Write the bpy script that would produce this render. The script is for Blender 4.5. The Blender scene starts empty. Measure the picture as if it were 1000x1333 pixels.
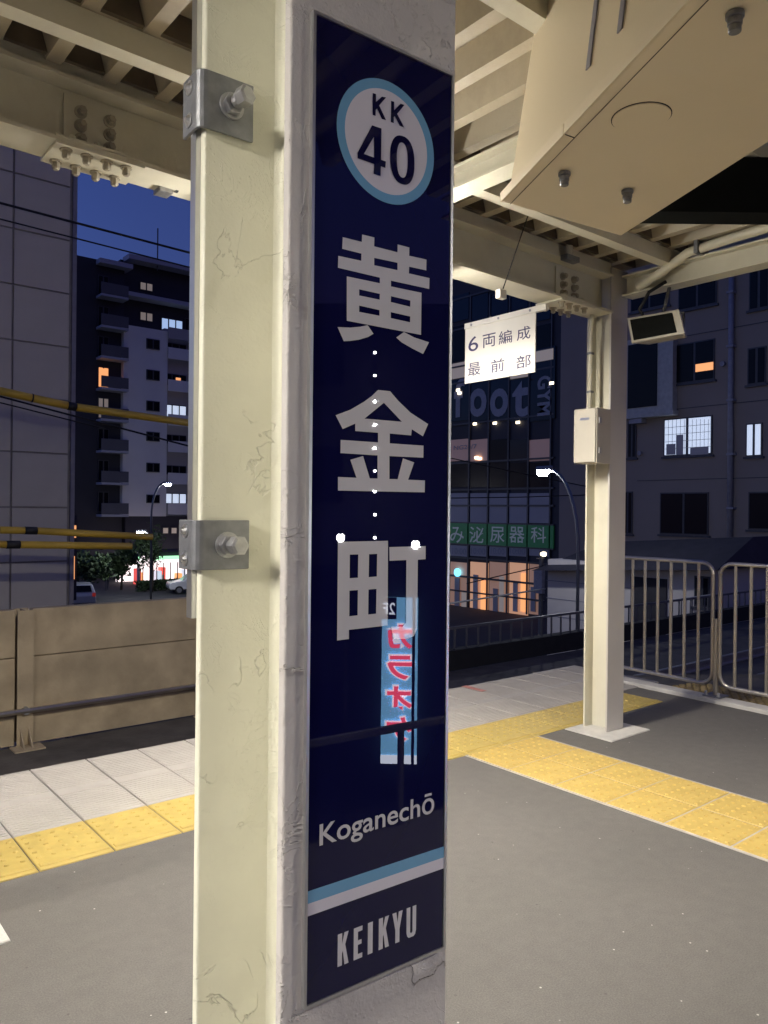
import bpy, bmesh, math, random
import numpy as np
from mathutils import Vector, Matrix
random.seed(7); np.random.seed(7)
S = bpy.context.scene
COL = S.collection

# ------------------------------------------------------------------ camera
F = 1010.0                                   # focal length in pixels of the 1000 x 1333 photograph
YAW, PITCH, ROLL = math.radians(50.6), math.radians(-0.1), math.radians(0.58)
CAM = np.array([0.0, 0.0, 1.42])
_f = np.array([math.cos(YAW), math.sin(YAW), 0.0]); _r = np.array([math.sin(YAW), -math.cos(YAW), 0.0]); _u = np.array([0, 0, 1.0])
FW = _f*math.cos(PITCH) + _u*math.sin(PITCH); _u2 = -_f*math.sin(PITCH) + _u*math.cos(PITCH)
RT = _r*math.cos(ROLL) + _u2*math.sin(ROLL); UP = -_r*math.sin(ROLL) + _u2*math.cos(ROLL)
cam = bpy.data.cameras.new('camera'); cam.sensor_fit = 'HORIZONTAL'; cam.sensor_width = 36.0
cam.lens = 36.0*F/1000.0; cam.clip_start = 0.05; cam.clip_end = 3000
co = bpy.data.objects.new('camera', cam); COL.objects.link(co)
co.matrix_world = Matrix(((RT[0], UP[0], -FW[0], CAM[0]), (RT[1], UP[1], -FW[1], CAM[1]), (RT[2], UP[2], -FW[2], CAM[2]), (0, 0, 0, 1)))
S.camera = co
S.render.resolution_x = 768; S.render.resolution_y = 1024

# ------------------------------------------------------------------ dusk sky
W = bpy.data.worlds.new('World'); S.world = W; W.use_nodes = True
wn = W.node_tree.nodes; wl = W.node_tree.links
bg = wn['Background']
sky = wn.new('ShaderNodeTexSky'); sky.sky_type = 'NISHITA'; sky.sun_disc = False
sky.sun_elevation = math.radians(-2.0); sky.sun_rotation = math.radians(305)
sky.air_density = 1.0; sky.dust_density = 0.3; sky.ozone_density = 4.0
wl.new(sky.outputs['Color'], bg.inputs['Color']); bg.inputs['Strength'].default_value = 1.5
S.view_settings.view_transform = 'Standard'; S.view_settings.look = 'None'
S.view_settings.exposure = 0.0; S.view_settings.gamma = 1.0
LAMP = 310.0                                 # radiance of a platform lamp's diffuser

# ------------------------------------------------------------------ pixel helpers (a pixel gives a direction only)
def ray(x, y): return FW + RT*(x-500)/F - UP*(y-666.5)/F
def on(ax, v, x, y):
    d = ray(x, y); return CAM + d*(v-CAM[ax])/d[ax]
def atz(x, y, z): return CAM + ray(x, y)*z

# ------------------------------------------------------------------ materials
MATS = {}
def nodemat(name):
    m = bpy.data.materials.new(name); m.use_nodes = True; MATS[name] = m
    nt = m.node_tree; return m, nt, nt.nodes['Principled BSDF']
def mat(name, col, rough=.5, metal=0., var=.12, scale=6., bump=0., bscale=60., emit=None, estr=0., spec=.5, detail=4, dirt=0., dcol=(.05,.045,.04), dscale=2.5, coat=0.):
    m, nt, b = nodemat(name); N = nt.nodes; L = nt.links
    tc = N.new('ShaderNodeTexCoord')
    no = N.new('ShaderNodeTexNoise'); no.inputs['Scale'].default_value = scale; no.inputs['Detail'].default_value = detail
    L.new(tc.outputs['Object'], no.inputs['Vector'])
    rp = N.new('ShaderNodeMapRange'); rp.inputs['From Min'].default_value = .3; rp.inputs['From Max'].default_value = .7
    rp.inputs['To Min'].default_value = 1-var; rp.inputs['To Max'].default_value = 1+var
    L.new(no.outputs['Fac'], rp.inputs['Value'])
    vm = N.new('ShaderNodeVectorMath'); vm.operation = 'SCALE'; vm.inputs[0].default_value = col
    L.new(rp.outputs['Result'], vm.inputs['Scale'])
    out = vm.outputs['Vector']
    if dirt > 0:
        n2 = N.new('ShaderNodeTexNoise'); n2.inputs['Scale'].default_value = dscale; n2.inputs['Detail'].default_value = 7; n2.inputs['Roughness'].default_value = .65
        L.new(tc.outputs['Object'], n2.inputs['Vector'])
        r2 = N.new('ShaderNodeMapRange'); r2.inputs['From Min'].default_value = .48; r2.inputs['From Max'].default_value = .72; r2.inputs['To Max'].default_value = dirt
        L.new(n2.outputs['Fac'], r2.inputs['Value'])
        mx = N.new('ShaderNodeMix'); mx.data_type = 'RGBA'; L.new(r2.outputs['Result'], mx.inputs['Factor'])
        L.new(out, mx.inputs['A']); mx.inputs['B'].default_value = (*dcol, 1); out = mx.outputs['Result']
    L.new(out, b.inputs['Base Color'])
    b.inputs['Roughness'].default_value = rough; b.inputs['Metallic'].default_value = metal
    b.inputs['Specular IOR Level'].default_value = spec; b.inputs['Coat Weight'].default_value = coat; b.inputs['Coat Roughness'].default_value = .02
    if bump > 0:
        nb = N.new('ShaderNodeTexNoise'); nb.inputs['Scale'].default_value = bscale; nb.inputs['Detail'].default_value = 5
        L.new(tc.outputs['Object'], nb.inputs['Vector'])
        bp = N.new('ShaderNodeBump'); bp.inputs['Strength'].default_value = bump; bp.inputs['Distance'].default_value = .01
        L.new(nb.outputs['Fac'], bp.inputs['Height']); L.new(bp.outputs['Normal'], b.inputs['Normal'])
    if emit:
        b.inputs['Emission Color'].default_value = (*emit, 1); b.inputs['Emission Strength'].default_value = estr
    return m

def cracked_paint(name, col, strength=.6, amount=.5, orient=1.0, bdist=.003):
    """thick repainted steel: brush ripple, flaked patches with raised rims, a few open cracks"""
    m, nt, b = nodemat(name); N = nt.nodes; L = nt.links
    tc = N.new('ShaderNodeTexCoord')
    def noise(scale, detail=3, rough=.5, dist=0.):
        n = N.new('ShaderNodeTexNoise'); n.inputs['Scale'].default_value = scale; n.inputs['Detail'].default_value = detail
        n.inputs['Roughness'].default_value = rough; n.inputs['Distortion'].default_value = dist
        L.new(tc.outputs['Object'], n.inputs['Vector']); return n.outputs['Fac']
    def math_(op, a, b_=None, c=None):
        n = N.new('ShaderNodeMath'); n.operation = op
        for i, v in enumerate((a, b_, c)):
            if v is None: continue
            if isinstance(v, (int, float)): n.inputs[i].default_value = v
            else: L.new(v, n.inputs[i])
        return n.outputs[0]
    def rng(v, a, b_, c=0., d=1.):
        n = N.new('ShaderNodeMapRange'); n.interpolation_type = 'SMOOTHSTEP'
        L.new(v, n.inputs['Value'])
        for k, x in zip(('From Min', 'From Max', 'To Min', 'To Max'), (a, b_, c, d)): n.inputs[k].default_value = x
        return n.outputs['Result']
    big = noise(9., 5, .55, .6)
    d = math_('ABSOLUTE', math_('SUBTRACT', big, .5))
    mask = rng(noise(6.5, 2), .53, .60)
    line = math_('MULTIPLY', rng(d, .0, .006, 1., 0.), mask)            # thin open crack
    step = math_('MULTIPLY', rng(big, .49, .51), mask)                   # flake: one coat lower
    fine = noise(170., 4, .6); mid = noise(38., 3)
    h = math_('ADD', math_('MULTIPLY', fine, .22), math_('MULTIPLY', mid, .55))
    h = math_('ADD', h, math_('MULTIPLY', step, amount)); h = math_('SUBTRACT', h, math_('MULTIPLY', line, amount*1.6))
    small = noise(21., 4, .6, 1.2)
    h = math_('ADD', h, math_('MULTIPLY', math_('MULTIPLY', rng(math_('ABSOLUTE', math_('SUBTRACT', small, .5)), .0, .02, 1., 0.), rng(noise(7.7, 2), .48, .58)), amount*.35))
    pv = N.new('ShaderNodeTexVoronoi'); pv.inputs['Scale'].default_value = 120.; L.new(tc.outputs['Object'], pv.inputs['Vector'])
    h = math_('ADD', h, math_('MULTIPLY', math_('MULTIPLY', rng(pv.outputs['Distance'], .1, .3, 1., 0.), rng(noise(4.2, 2), .5, .6)), amount*.3))
    bp = N.new('ShaderNodeBump'); bp.inputs['Strength'].default_value = strength; bp.inputs['Distance'].default_value = bdist
    L.new(h, bp.inputs['Height']); L.new(bp.outputs['Normal'], b.inputs['Normal'])
    tone = rng(noise(3.5, 5, .6), .3, .7, .93, 1.05)
    vm = N.new('ShaderNodeVectorMath'); vm.operation = 'SCALE'; vm.inputs[0].default_value = col; L.new(tone, vm.inputs['Scale'])
    mx = N.new('ShaderNodeMix'); mx.data_type = 'RGBA'; L.new(math_('MULTIPLY', line, .16), mx.inputs['Factor'])
    L.new(vm.outputs['Vector'], mx.inputs['A']); mx.inputs['B'].default_value = (.16, .13, .09, 1)
    L.new(mx.outputs['Result'], b.inputs['Base Color'])
    b.inputs['Roughness'].default_value = .42
    return m

def asphalt(name, col):
    m, nt, b = nodemat(name); N = nt.nodes; L = nt.links
    tc = N.new('ShaderNodeTexCoord')
    def noise(s, d=4, r=.6):
        n = N.new('ShaderNodeTexNoise'); n.inputs['Scale'].default_value = s; n.inputs['Detail'].default_value = d; n.inputs['Roughness'].default_value = r
        L.new(tc.outputs['Object'], n.inputs['Vector']); return n.outputs['Fac']
    def rng(v, a, b_, c=0., d=1.):
        n = N.new('ShaderNodeMapRange'); L.new(v, n.inputs['Value'])
        for k, x in zip(('From Min', 'From Max', 'To Min', 'To Max'), (a, b_, c, d)): n.inputs[k].default_value = x
        return n.outputs['Result']
    def mul(a, b_):
        n = N.new('ShaderNodeMath'); n.operation = 'MULTIPLY'; L.new(a, n.inputs[0]); L.new(b_, n.inputs[1]); return n.outputs[0]
    v = N.new('ShaderNodeVectorMath'); v.operation = 'SCALE'; v.inputs[0].default_value = col
    L.new(mul(mul(rng(noise(1.4, 6, .6), .3, .7, .92, 1.08), rng(noise(190., 3), .3, .7, .78, 1.22)), rng(noise(18., 3), .3, .7, .93, 1.07)), v.inputs['Scale'])
    # pale and dark specks: grit, gum, spots
    vo = N.new('ShaderNodeTexVoronoi'); vo.inputs['Scale'].default_value = 26.; vo.inputs['Randomness'].default_value = 1.; L.new(tc.outputs['Object'], vo.inputs['Vector'])
    pick = N.new('ShaderNodeSeparateColor'); L.new(vo.outputs['Color'], pick.inputs['Color'])
    spot = mul(rng(vo.outputs['Distance'], .07, .1, 1., 0.), rng(pick.outputs['Red'], .88, .89))
    spot2 = mul(rng(vo.outputs['Distance'], .1, .14, 1., 0.), rng(pick.outputs['Green'], .92, .93))
    a = N.new('ShaderNodeMix'); a.data_type = 'RGBA'; L.new(spot, a.inputs['Factor']); L.new(v.outputs['Vector'], a.inputs['A']); a.inputs['B'].default_value = (.42, .4, .37, 1)
    c = N.new('ShaderNodeMix'); c.data_type = 'RGBA'; L.new(mul(spot2, rng(noise(3.), .4, .6, .3, .8)), c.inputs['Factor']); L.new(a.outputs['Result'], c.inputs['A']); c.inputs['B'].default_value = (.035, .03, .028, 1)
    L.new(c.outputs['Result'], b.inputs['Base Color'])
    b.inputs['Roughness'].default_value = .78
    bp = N.new('ShaderNodeBump'); bp.inputs['Strength'].default_value = .22; bp.inputs['Distance'].default_value = .004
    L.new(noise(230., 3), bp.inputs['Height']); L.new(bp.outputs['Normal'], b.inputs['Normal'])
    return m

def emission(name, col, s):
    m, nt, b = nodemat(name)
    b.inputs['Base Color'].default_value = (*[min(.8, c) for c in col], 1)
    b.inputs['Emission Color'].default_value = (*col, 1); b.inputs['Emission Strength'].default_value = s
    return m

CREAM = (.80, .785, .64)
cracked_paint('column_paint', CREAM, .7, .6)
cracked_paint('flange_paint', (.58, .545, .52), .8, .9, bdist=.005)
mat('cream_steel', (.64, .61, .50), .45, var=.06, scale=3, bump=.12, bscale=40, dirt=.25, dcol=(.33, .28, .19))
mat('grey_flange', (.50, .47, .44), .5, var=.05, scale=3, bump=.1, bscale=60)
mat('deck_steel', (.42, .37, .28), .5, var=.12, scale=2.5, dirt=.5, dcol=(.16, .13, .09), bump=.05)
mat('closure_brown', (.085, .066, .047), .8, var=.3, scale=9)
mat('box_paint', (.80, .69, .49), .42, var=.03, scale=2, bump=.04, bscale=300)
mat('galvanised', (.23, .235, .25), .45, .6, var=.14, scale=60, bump=.06, bscale=200, dirt=.3, dcol=(.14, .14, .14), dscale=45)
mat('bolt_steel', (.40, .40, .41), .4, .8, var=.15, scale=60, bump=.05)
mat('dark_gap', (.02, .017, .014), .8)
mat('navy_panel', (.0045, .0045, .042), .0, var=.02, spec=.5, bump=.0015, bscale=9)
mat('sign_grey', (.62, .60, .62), .02, var=.02)
mat('sign_white', (.66, .63, .70), .02, var=.02)
mat('sign_blue', (.16, .36, .56), .02, var=.02)
mat('sign_rim', (.62, .62, .62), .28, .9, var=.05)
asphalt('asphalt', (.104, .096, .088))
mat('white_tile', (.33, .305, .28), .65, var=.06, scale=7, bump=.25, bscale=150, dirt=.3, dcol=(.27, .24, .21), dscale=4)
mat('yellow_tile', (.39, .29, .08), .55, var=.1, scale=9, bump=.1, bscale=120, dirt=.42, dcol=(.52, .35, .09), dscale=14)
mat('yellow_old', (.45, .32, .085), .65, var=.12, scale=9, bump=.1, bscale=120, dirt=.5, dcol=(.42, .30, .09), dscale=9)
mat('mat_brown', (.22, .16, .07), .8, var=.3, scale=20)
mat('grout', (.36, .33, .30), .85, var=.12, scale=12)
mat('red_mark', (.42, .17, .14), .6, var=.15, scale=30)
mat('concrete', (.40, .32, .21), .85, var=.22, scale=2.2, bump=.3, bscale=35, dirt=.55, dcol=(.20, .155, .10), dscale=1.6)
mat('pale_concrete', (.47, .45, .42), .8, var=.12, scale=8, bump=.3, bscale=60, dirt=.3, dcol=(.25, .23, .2))
mat('bed', (.075, .066, .058), .9, var=.35, scale=3.0, bump=.6, bscale=25, dirt=.35, dcol=(.17, .15, .13), dscale=1.2)
mat('wall_shade_black', (.012, .012, .014), .9, var=.2)  # dark wall; the lack of light on it is put into the colour
mat('stainless', (.46, .42, .36), .32, .85, var=.06, scale=5)
mat('rail_paint', (.12, .12, .13), .55, .2)
mat('plate_white', (.80, .77, .70), .4, var=.03, scale=5)
mat('plate_ink', (.06, .055, .13), .4, var=.05)
mat('box_beige', (.46, .425, .36), .4, var=.04, bump=.05)
mat('screen_black', (.008, .009, .009), .8, var=.1, spec=.08)
mat('cable_black', (.012, .012, .013), .55)
mat('cable_guard', (.62, .40, .05), .45, var=.12, scale=2)
mat('cladding', (.62, .57, .49), .6, var=.06, scale=1.2, dirt=.3, dcol=(.40, .37, .33), dscale=.5)
mat('cladding_joint', (.36, .33, .32), .7)
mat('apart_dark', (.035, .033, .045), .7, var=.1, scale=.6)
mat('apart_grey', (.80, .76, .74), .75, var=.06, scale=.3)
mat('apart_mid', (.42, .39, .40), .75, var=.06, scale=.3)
mat('balcony_dark', (.12, .115, .13), .7, var=.1, scale=.6)
mat('slab_grey', (.46, .45, .5), .7, var=.05, scale=.4)
mat('glass_dark', (.008, .009, .014), .25, var=.1, scale=.5, spec=.12)
mat('glass_blue', (.008, .011, .028), .15, var=.2, scale=.4, spec=.2)
mat('window_frame', (.06, .06, .07), .5)
mat('frame_pale', (.38, .37, .36), .5)
mat('house_wall', (.26, .215, .19), .8, var=.06, scale=.5, dirt=.25, dcol=(.24, .19, .17), dscale=.4)
mat('pale_wall', (.58, .53, .50), .8, var=.06, scale=.6)
mat('roof_dark', (.03, .028, .035), .7, var=.2, scale=3)
mat('pipe_grey', (.26, .25, .29), .5)
mat('street', (.06, .058, .056), .85, var=.2, scale=.5)
mat('letter_blue', (.28, .28, .33), .5)
mat('banner_green', (.03, .20, .075), .5, emit=(.02, .22, .07), estr=.06)
mat('banner_letter', (.6, .62, .6), .5, emit=(.6, .7, .6), estr=.05)
mat('bark', (.06, .045, .03), .9, bump=.5)
mat('leaf', (.035, .06, .022), .6, var=.4, scale=3)
mat('car_white', (.62, .62, .64), .25, var=.02, coat=.6)
mat('tyre', (.015, .015, .015), .8)
mat('skin', (.45, .28, .2), .6); mat('trousers', (.03, .03, .05), .8); mat('vest', (.35, .62, .12), .6); mat('hair', (.02, .015, .012), .6)
emission('lamp_glow', (1., .94, .83), LAMP)
emission('street_glow', (.90, .94, 1.), 450.)
emission('win_white', (.70, .80, 1.), .75)
emission('win_blue', (.45, .62, .95), .75)
emission('win_orange', (1., .42, .16), 1.0)
emission('pane_dim', (.75, .45, .35), .05)
emission('win_dim', (.75, .62, .5), .18)
emission('shop_orange', (1., .52, .30), .40)
emission('shop_dim', (.80, .45, .30), .18)
emission('shop_white', (1., .86, .86), 1.5)
emission('shop_green', (.45, 1., .55), 1.3)
emission('shop_red', (1., .12, .10), .8)
emission('cyan_glow', (.15, .6, 1.), 2.5)
emission('tail_red', (.5, .04, .03), .25)
emission('billboard_blue', (.20, .48, .80), 8.)
emission('billboard_pale', (.75, .80, .95), 11.)
emission('billboard_red', (.95, .08, .16), 12.)
emission('billboard_ink', (.02, .02, .05), .1)
emission('bulb_glow', (.95, .97, 1.), 320.)
emission('green_signal', (.05, 1., .55), 60.)
emission('spot_glow', (1., .85, .6), 4.)

# ------------------------------------------------------------------ mesh builder
class MB:
    def __init__(s): s.v = []; s.f = []; s.smooth = False
    def add(s, vs, fs):
        o = len(s.v); s.v += [tuple(map(float, p)) for p in vs]; s.f += [tuple(i+o for i in f) for f in fs]; return s
    def box(s, x0, x1, y0, y1, z0, z1):
        return s.add([(x0,y0,z0),(x1,y0,z0),(x1,y1,z0),(x0,y1,z0),(x0,y0,z1),(x1,y0,z1),(x1,y1,z1),(x0,y1,z1)],
                     [(0,3,2,1),(4,5,6,7),(0,1,5,4),(1,2,6,5),(2,3,7,6),(3,0,4,7)])
    def hexa(s, p): # 8 points, bottom 4 then top 4
        return s.add(p, [(0,3,2,1),(4,5,6,7),(0,1,5,4),(1,2,6,5),(2,3,7,6),(3,0,4,7)])
    def bbox(s, x0, x1, y0, y1, z0, z1, b):   # box with bevelled top edges
        p = [(x0,y0,z0),(x1,y0,z0),(x1,y1,z0),(x0,y1,z0),(x0,y0,z1-b),(x1,y0,z1-b),(x1,y1,z1-b),(x0,y1,z1-b),
             (x0+b,y0+b,z1),(x1-b,y0+b,z1),(x1-b,y1-b,z1),(x0+b,y1-b,z1)]
        f = [(0,3,2,1),(8,9,10,11)]
        for i in range(4):
            j = (i+1) % 4; f += [(i,j,4+j,4+i),(4+i,4+j,8+j,8+i)]
        return s.add(p, f)
    def ring(s, c, ax, up, r, n):
        c = np.array(c, float); return [c + r*(math.cos(2*math.pi*k/n)*ax + math.sin(2*math.pi*k/n)*up) for k in range(n)]
    def cyl(s, a, b, r, n=12, r2=None, cap=True):
        a = np.array(a, float); b = np.array(b, float); d = (b-a)/np.linalg.norm(b-a)
        t = np.array([0,0,1.]) if abs(d[2]) < .9 else np.array([1.,0,0]); ax = np.cross(t, d); ax /= np.linalg.norm(ax); up = np.cross(d, ax)
        vs = s.ring(a, ax, up, r, n) + s.ring(b, ax, up, r if r2 is None else r2, n)
        fs = [(k, (k+1) % n, n+(k+1) % n, n+k) for k in range(n)]
        if cap: fs += [tuple(range(n-1, -1, -1)), tuple(range(n, 2*n))]
        return s.add(vs, fs)
    def tube(s, pts, r, n=8):
        pts = [np.array(p, float) for p in pts]; vs = []; ax = None
        for i, p in enumerate(pts):
            d = pts[min(i+1, len(pts)-1)] - pts[max(i-1, 0)]; d = d/np.linalg.norm(d)
            if ax is None:
                t = np.array([0,0,1.]) if abs(d[2]) < .9 else np.array([1.,0,0]); ax = np.cross(t, d)
            ax = ax - d*(ax@d); ax /= np.linalg.norm(ax); up = np.cross(d, ax)
            vs += s.ring(p, ax, up, r, n)
        fs = [(i*n+k, i*n+(k+1) % n, (i+1)*n+(k+1) % n, (i+1)*n+k) for i in range(len(pts)-1) for k in range(n)]
        fs += [tuple(range(n-1, -1, -1)), tuple((len(pts)-1)*n+k for k in range(n))]
        s.smooth = True
        return s.add(vs, fs)
    def hexbolt(s, a, d, r, h, washer=True):
        a = np.array(a, float); d = np.array(d, float)
        if washer: s.cyl(a, a+d*h*.18, r*1.45, 14)
        s.cyl(a+d*h*.18, a+d*h*.85, r, 6); s.cyl(a+d*h*.85, a+d*h, r*.88, 6, r*.7)
        return s
    def mesh(s, name, m, off=(0,0,0)):
        me = bpy.data.meshes.new(name)
        o = np.array(off, float)
        me.from_pydata([tuple(np.array(p)-o) for p in s.v], [], s.f); me.validate(); me.update()
        if m: me.materials.append(MATS[m])
        if s.smooth:
            for p in me.polygons: p.use_smooth = len(p.vertices) == 4
        return me
    def build(s, name, m, parent=None, local=False):
        off = (0,0,0)
        if parent is not None and not local:
            off = wloc(parent)
        o = bpy.data.objects.new(name, s.mesh(name, m, off)); COL.objects.link(o)
        if parent is not None: o.parent = parent
        return o
def wloc(o):
    v = np.zeros(3)
    while o is not None: v = v + np.array(o.location); o = o.parent
    return v
def B(*a): return MB().box(*a)
def thing(name, label, cat, loc=(0,0,0), group=None):
    o = bpy.data.objects.new(name, None); COL.objects.link(o); o.location = tuple(map(float, loc)); o.empty_display_size = .1
    return tag(o, label, cat, group)
def tag(o, label, cat, group=None):
    o['label'] = label; o['category'] = cat
    if group: o['group'] = group
    return o
def struct(o): o['kind'] = 'structure'; return o
def stuff(o): o['kind'] = 'stuff'; return o
def meshobj(name, me, parent, loc=(0,0,0)):
    o = bpy.data.objects.new(name, me); COL.objects.link(o); o.parent = parent; o.location = tuple(map(float, loc)); return o
def bevel(o, w, seg=2):
    md = o.modifiers.new('bevel', 'BEVEL'); md.width = w; md.segments = seg; md.limit_method = 'ANGLE'; md.angle_limit = math.radians(40); return o
def copy_tree(o, parent=None):
    c = o.copy(); COL.objects.link(c); c.parent = parent
    for ch in list(o.children): copy_tree(ch, c)
    return c

def outline_mesh(loops, depth=0.):
    """filled 2D outline with holes -> (verts2d, faces); loops are lists of (u, v)"""
    cu = bpy.data.curves.new('outline', 'CURVE'); cu.dimensions = '2D'; cu.fill_mode = 'BOTH'; cu.extrude = depth
    for lp in loops:
        sp = cu.splines.new('POLY'); sp.points.add(len(lp)-1); sp.use_cyclic_u = True
        for p, q in zip(sp.points, lp): p.co = (q[0], q[1], 0, 1)
    return curve_to(cu)
def curve_to(cu):
    o = bpy.data.objects.new('tmp', cu); COL.objects.link(o)
    dg = bpy.context.evaluated_depsgraph_get(); me = bpy.data.meshes.new_from_object(o.evaluated_get(dg))
    vs = [tuple(v.co) for v in me.vertices]; fs = [tuple(p.vertices) for p in me.polygons]
    bpy.data.objects.remove(o); bpy.data.meshes.remove(me); bpy.data.curves.remove(cu)
    return vs, fs
def text_mesh(body, offset=0.):
    cu = bpy.data.curves.new('text', 'FONT'); cu.body = body; cu.size = 1; cu.offset = offset; cu.resolution_u = 4
    cu.fill_mode = 'BOTH'
    return curve_to(cu)
def text_part(name, body, O, ux, uz, box, m, parent, offset=0., keep=False):
    """text fitted in box (u0,u1,v0,v1) of the plane O + u*ux + v*uz"""
    vs, fs = text_mesh(body, offset)
    a = np.array(vs); lo = a[:, :2].min(0); hi = a[:, :2].max(0)
    u0, u1, v0, v1 = box; O = np.array(O, float); ux = np.array(ux, float); uz = np.array(uz, float)
    P = [O + ux*(u0+(p[0]-lo[0])/(hi[0]-lo[0])*(u1-u0)) + uz*(v0+(p[1]-lo[1])/(hi[1]-lo[1])*(v1-v0)) for p in vs]
    mb = MB(); mb.add(P, fs); return mb.build(name, m, parent)

# ================================================================== THE PLATFORM
platform = struct(B(-9, 5.66, -1.55, 4.40, -1.1, 0).build('platform', 'asphalt'))
# white coping tiles, yellow warning tiles and the strip across the platform
def dome(mb, x, y, r=.0115, h=.005, z=.0):
    n = 8; mb.add(mb.ring((x, y, z), np.array([1.,0,0]), np.array([0,1.,0]), r, n) + mb.ring((x, y, z+h), np.array([1.,0,0]), np.array([0,1.,0]), r*.62, n),
           [(k, (k+1) % n, n+(k+1) % n, n+k) for k in range(n)] + [tuple(range(n, 2*n))])
PIT = .297
wt = MB()
wt.bbox(.003, PIT-.003, 0, .862, -.03, .006, .003)
for k in range(13):                                   # fine anti-slip ridges in two bands, as on the real slabs
    for y0 in (.03, .47):
        y = y0+k*.028; wt.bbox(.012, PIT-.012, y, y+.012, .006, .0085, .0012)
mat('yellow_dome', (.46, .315, .08), .6, var=.2, scale=30)
wt_me = wt.mesh('paving_tile', 'white_tile')
yt = MB(); yt.bbox(.003, PIT-.003, 0, .388, -.03, .006, .003)
for i in range(5):
    for j in range(5): dome(yt, PIT*(i+.5)/5, .375-.055*(j+.5)-.006, z=.006)
yt.bbox(.012, PIT-.012, .028, .058, .006, .011, .003)
def two_tone(me, first):
    me.materials.append(MATS['yellow_dome'])
    for i, p in enumerate(me.polygons):
        if i >= first: p.material_index = 1
    return me
yt_me = two_tone(yt.mesh('tactile_tile', 'yellow_tile'), 10**6)
for k in range(-14, 17):
    x = .889 + PIT*k
    if x+PIT > 5.95: continue
    meshobj('paving_tile', wt_me, platform, (x, 3.565, random.uniform(-.001, .001)))
    if x+PIT < 5.5: meshobj('tactile_tile', yt_me, platform, (x, 3.172, random.uniform(-.001, .0008)))
st = MB(); st.bbox(.003, .3115-.003, .003, .3115-.003, -.03, .006, .003)
for i in range(6):
    for j in range(6): dome(st, .3115*(i+.5)/6, .3115*(j+.5)/6, .011, .0045, .006)
st_me = two_tone(st.mesh('tactile_tile', 'yellow_old'), 10)
B(3.232, 3.888, -1.5, 3.17, -.02, .003).build('grout_bed', 'grout', platform)
for j in range(15):
    for i in range(2): meshobj('tactile_tile', st_me, platform, (3.2475+.3125*i, 3.168-.3125*(j+1), random.uniform(-.0012, .0008)))
B(4.46, 4.515, 4.20, 4.425, .0092, .0105).build('red_mark', 'red_mark', platform)
kerb = tag(MB().hexa([(5.47,-1.5,-.05),(5.62,-1.5,-.05),(5.79,3.98,-.05),(5.64,3.98,-.05),(5.47,-1.5,.03),(5.62,-1.5,.03),(5.79,3.98,.03),(5.64,3.98,.03)]).build('platform_kerb', 'pale_concrete'), 'pale concrete kerb under the tubular fence at the platform end', 'kerb')
bevel(kerb, .008)
deck_end = struct(MB().hexa([(5.62,-1.5,-1.1),(11,-1.5,-1.1),(11,2.4,-1.1),(5.82,4.15,-1.1),(5.62,-1.5,-.03),(11,-1.5,-.35),(11,2.4,-.35),(5.82,4.15,-.03)]).build('platform_ramp', 'bed'))
mesh_mat = MB()
for i in range(9):
    for j in range(40):
        x = 6.0+.055*i; y = .9+.065*j+(i % 2)*.03; z = -.03-(x-5.7)*.06
        mesh_mat.bbox(x, x+.03, y, y+.045, z-.02, z+.022, .006)
am = thing('access_mat', 'dull yellow studded mat on the ground behind the fence', 'mat', (6.2, 2.2, -.05))
stuff(mesh_mat.build('studs', 'mat_brown', am))
MB().hexa([(5.98,.85,-.07),(6.5,.85,-.10),(6.5,3.6,-.10),(5.98,3.6,-.07),(5.98,.85,-.042),(6.5,.85,-.073),(6.5,3.6,-.073),(5.98,3.6,-.042)]).build('backing', 'roof_dark', am)

# track bed, far wall, street level
struct(B(-12, 60, 4.40, 8.72, -1.6, -1.1).build('track_bed', 'bed'))
struct(B(-1500, 1500, -1500, 1500, -5.6, -5.0).build('ground', 'street'))
struct(B(-14, 60, -1.55, 9.2, -5.0, -1.6).build('viaduct', 'concrete'))
rail_h = -.98
for y, lab in ((5.35, 'steel running rail on the track bed, next to the platform edge'), (6.42, 'steel running rail on the track bed, towards the far wall')):
    mb = MB(); mb.box(-12, 60, y-.06, y+.06, -1.095, -1.08).box(-12, 60, y-.01, y+.01, -1.08, -1.0).box(-12, 60, y-.033, y+.033, -1.0, -.955)
    tag(mb.build('running_rail', 'bolt_steel'), lab, 'rail', 'rails of the track')
wall = thing('track_wall', 'stained brown concrete plank wall beyond the track with a pipe rail', 'wall', (2.3, 8.75, -1.1))
WZ = [(-1.1, -.178), (-.168, .335)]
posts = [-3.9+2.06*k for k in range(6)]                       # one of them stands at X = 2.28
for k in range(5):
    x0, x1 = posts[k]+.085, posts[k+1]-.085
    for z0, z1 in WZ:
        bevel(B(x0, x1, 8.77, 8.90, z0, z1).build('wall_plank', 'concrete', wall), .006)
for x in posts:
    p = MB(); p.box(x-.08, x+.08, 8.70, 8.712, -1.1, .33).box(x-.006, x+.006, 8.712, 8.92, -1.1, .33).box(x-.08, x+.08, 8.92, 8.932, -1.1, .33)
    for s in (-.05, .03): p.hexa([(x+s,8.52,-1.1),(x+s+.012,8.52,-1.1),(x+s+.012,8.70,-1.1),(x+s,8.70,-1.1),(x+s,8.68,-.93),(x+s+.012,8.68,-.93),(x+s+.012,8.70,-.90),(x+s,8.70,-.90)])
    p.box(x-.15, x+.15, 8.48, 8.70, -1.1, -1.085)
    p.build('wall_post', 'concrete', wall)
MB().tube([(-5, 8.66, -.72), (posts[-1]+.2, 8.66, -.72)], .028, 10).build('pipe_rail', 'stainless', wall)
for x in posts: MB().cyl((x, 8.70, -.72), (x, 8.64, -.72), .04, 10).build('rail_clip', 'bolt_steel', wall)
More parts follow.
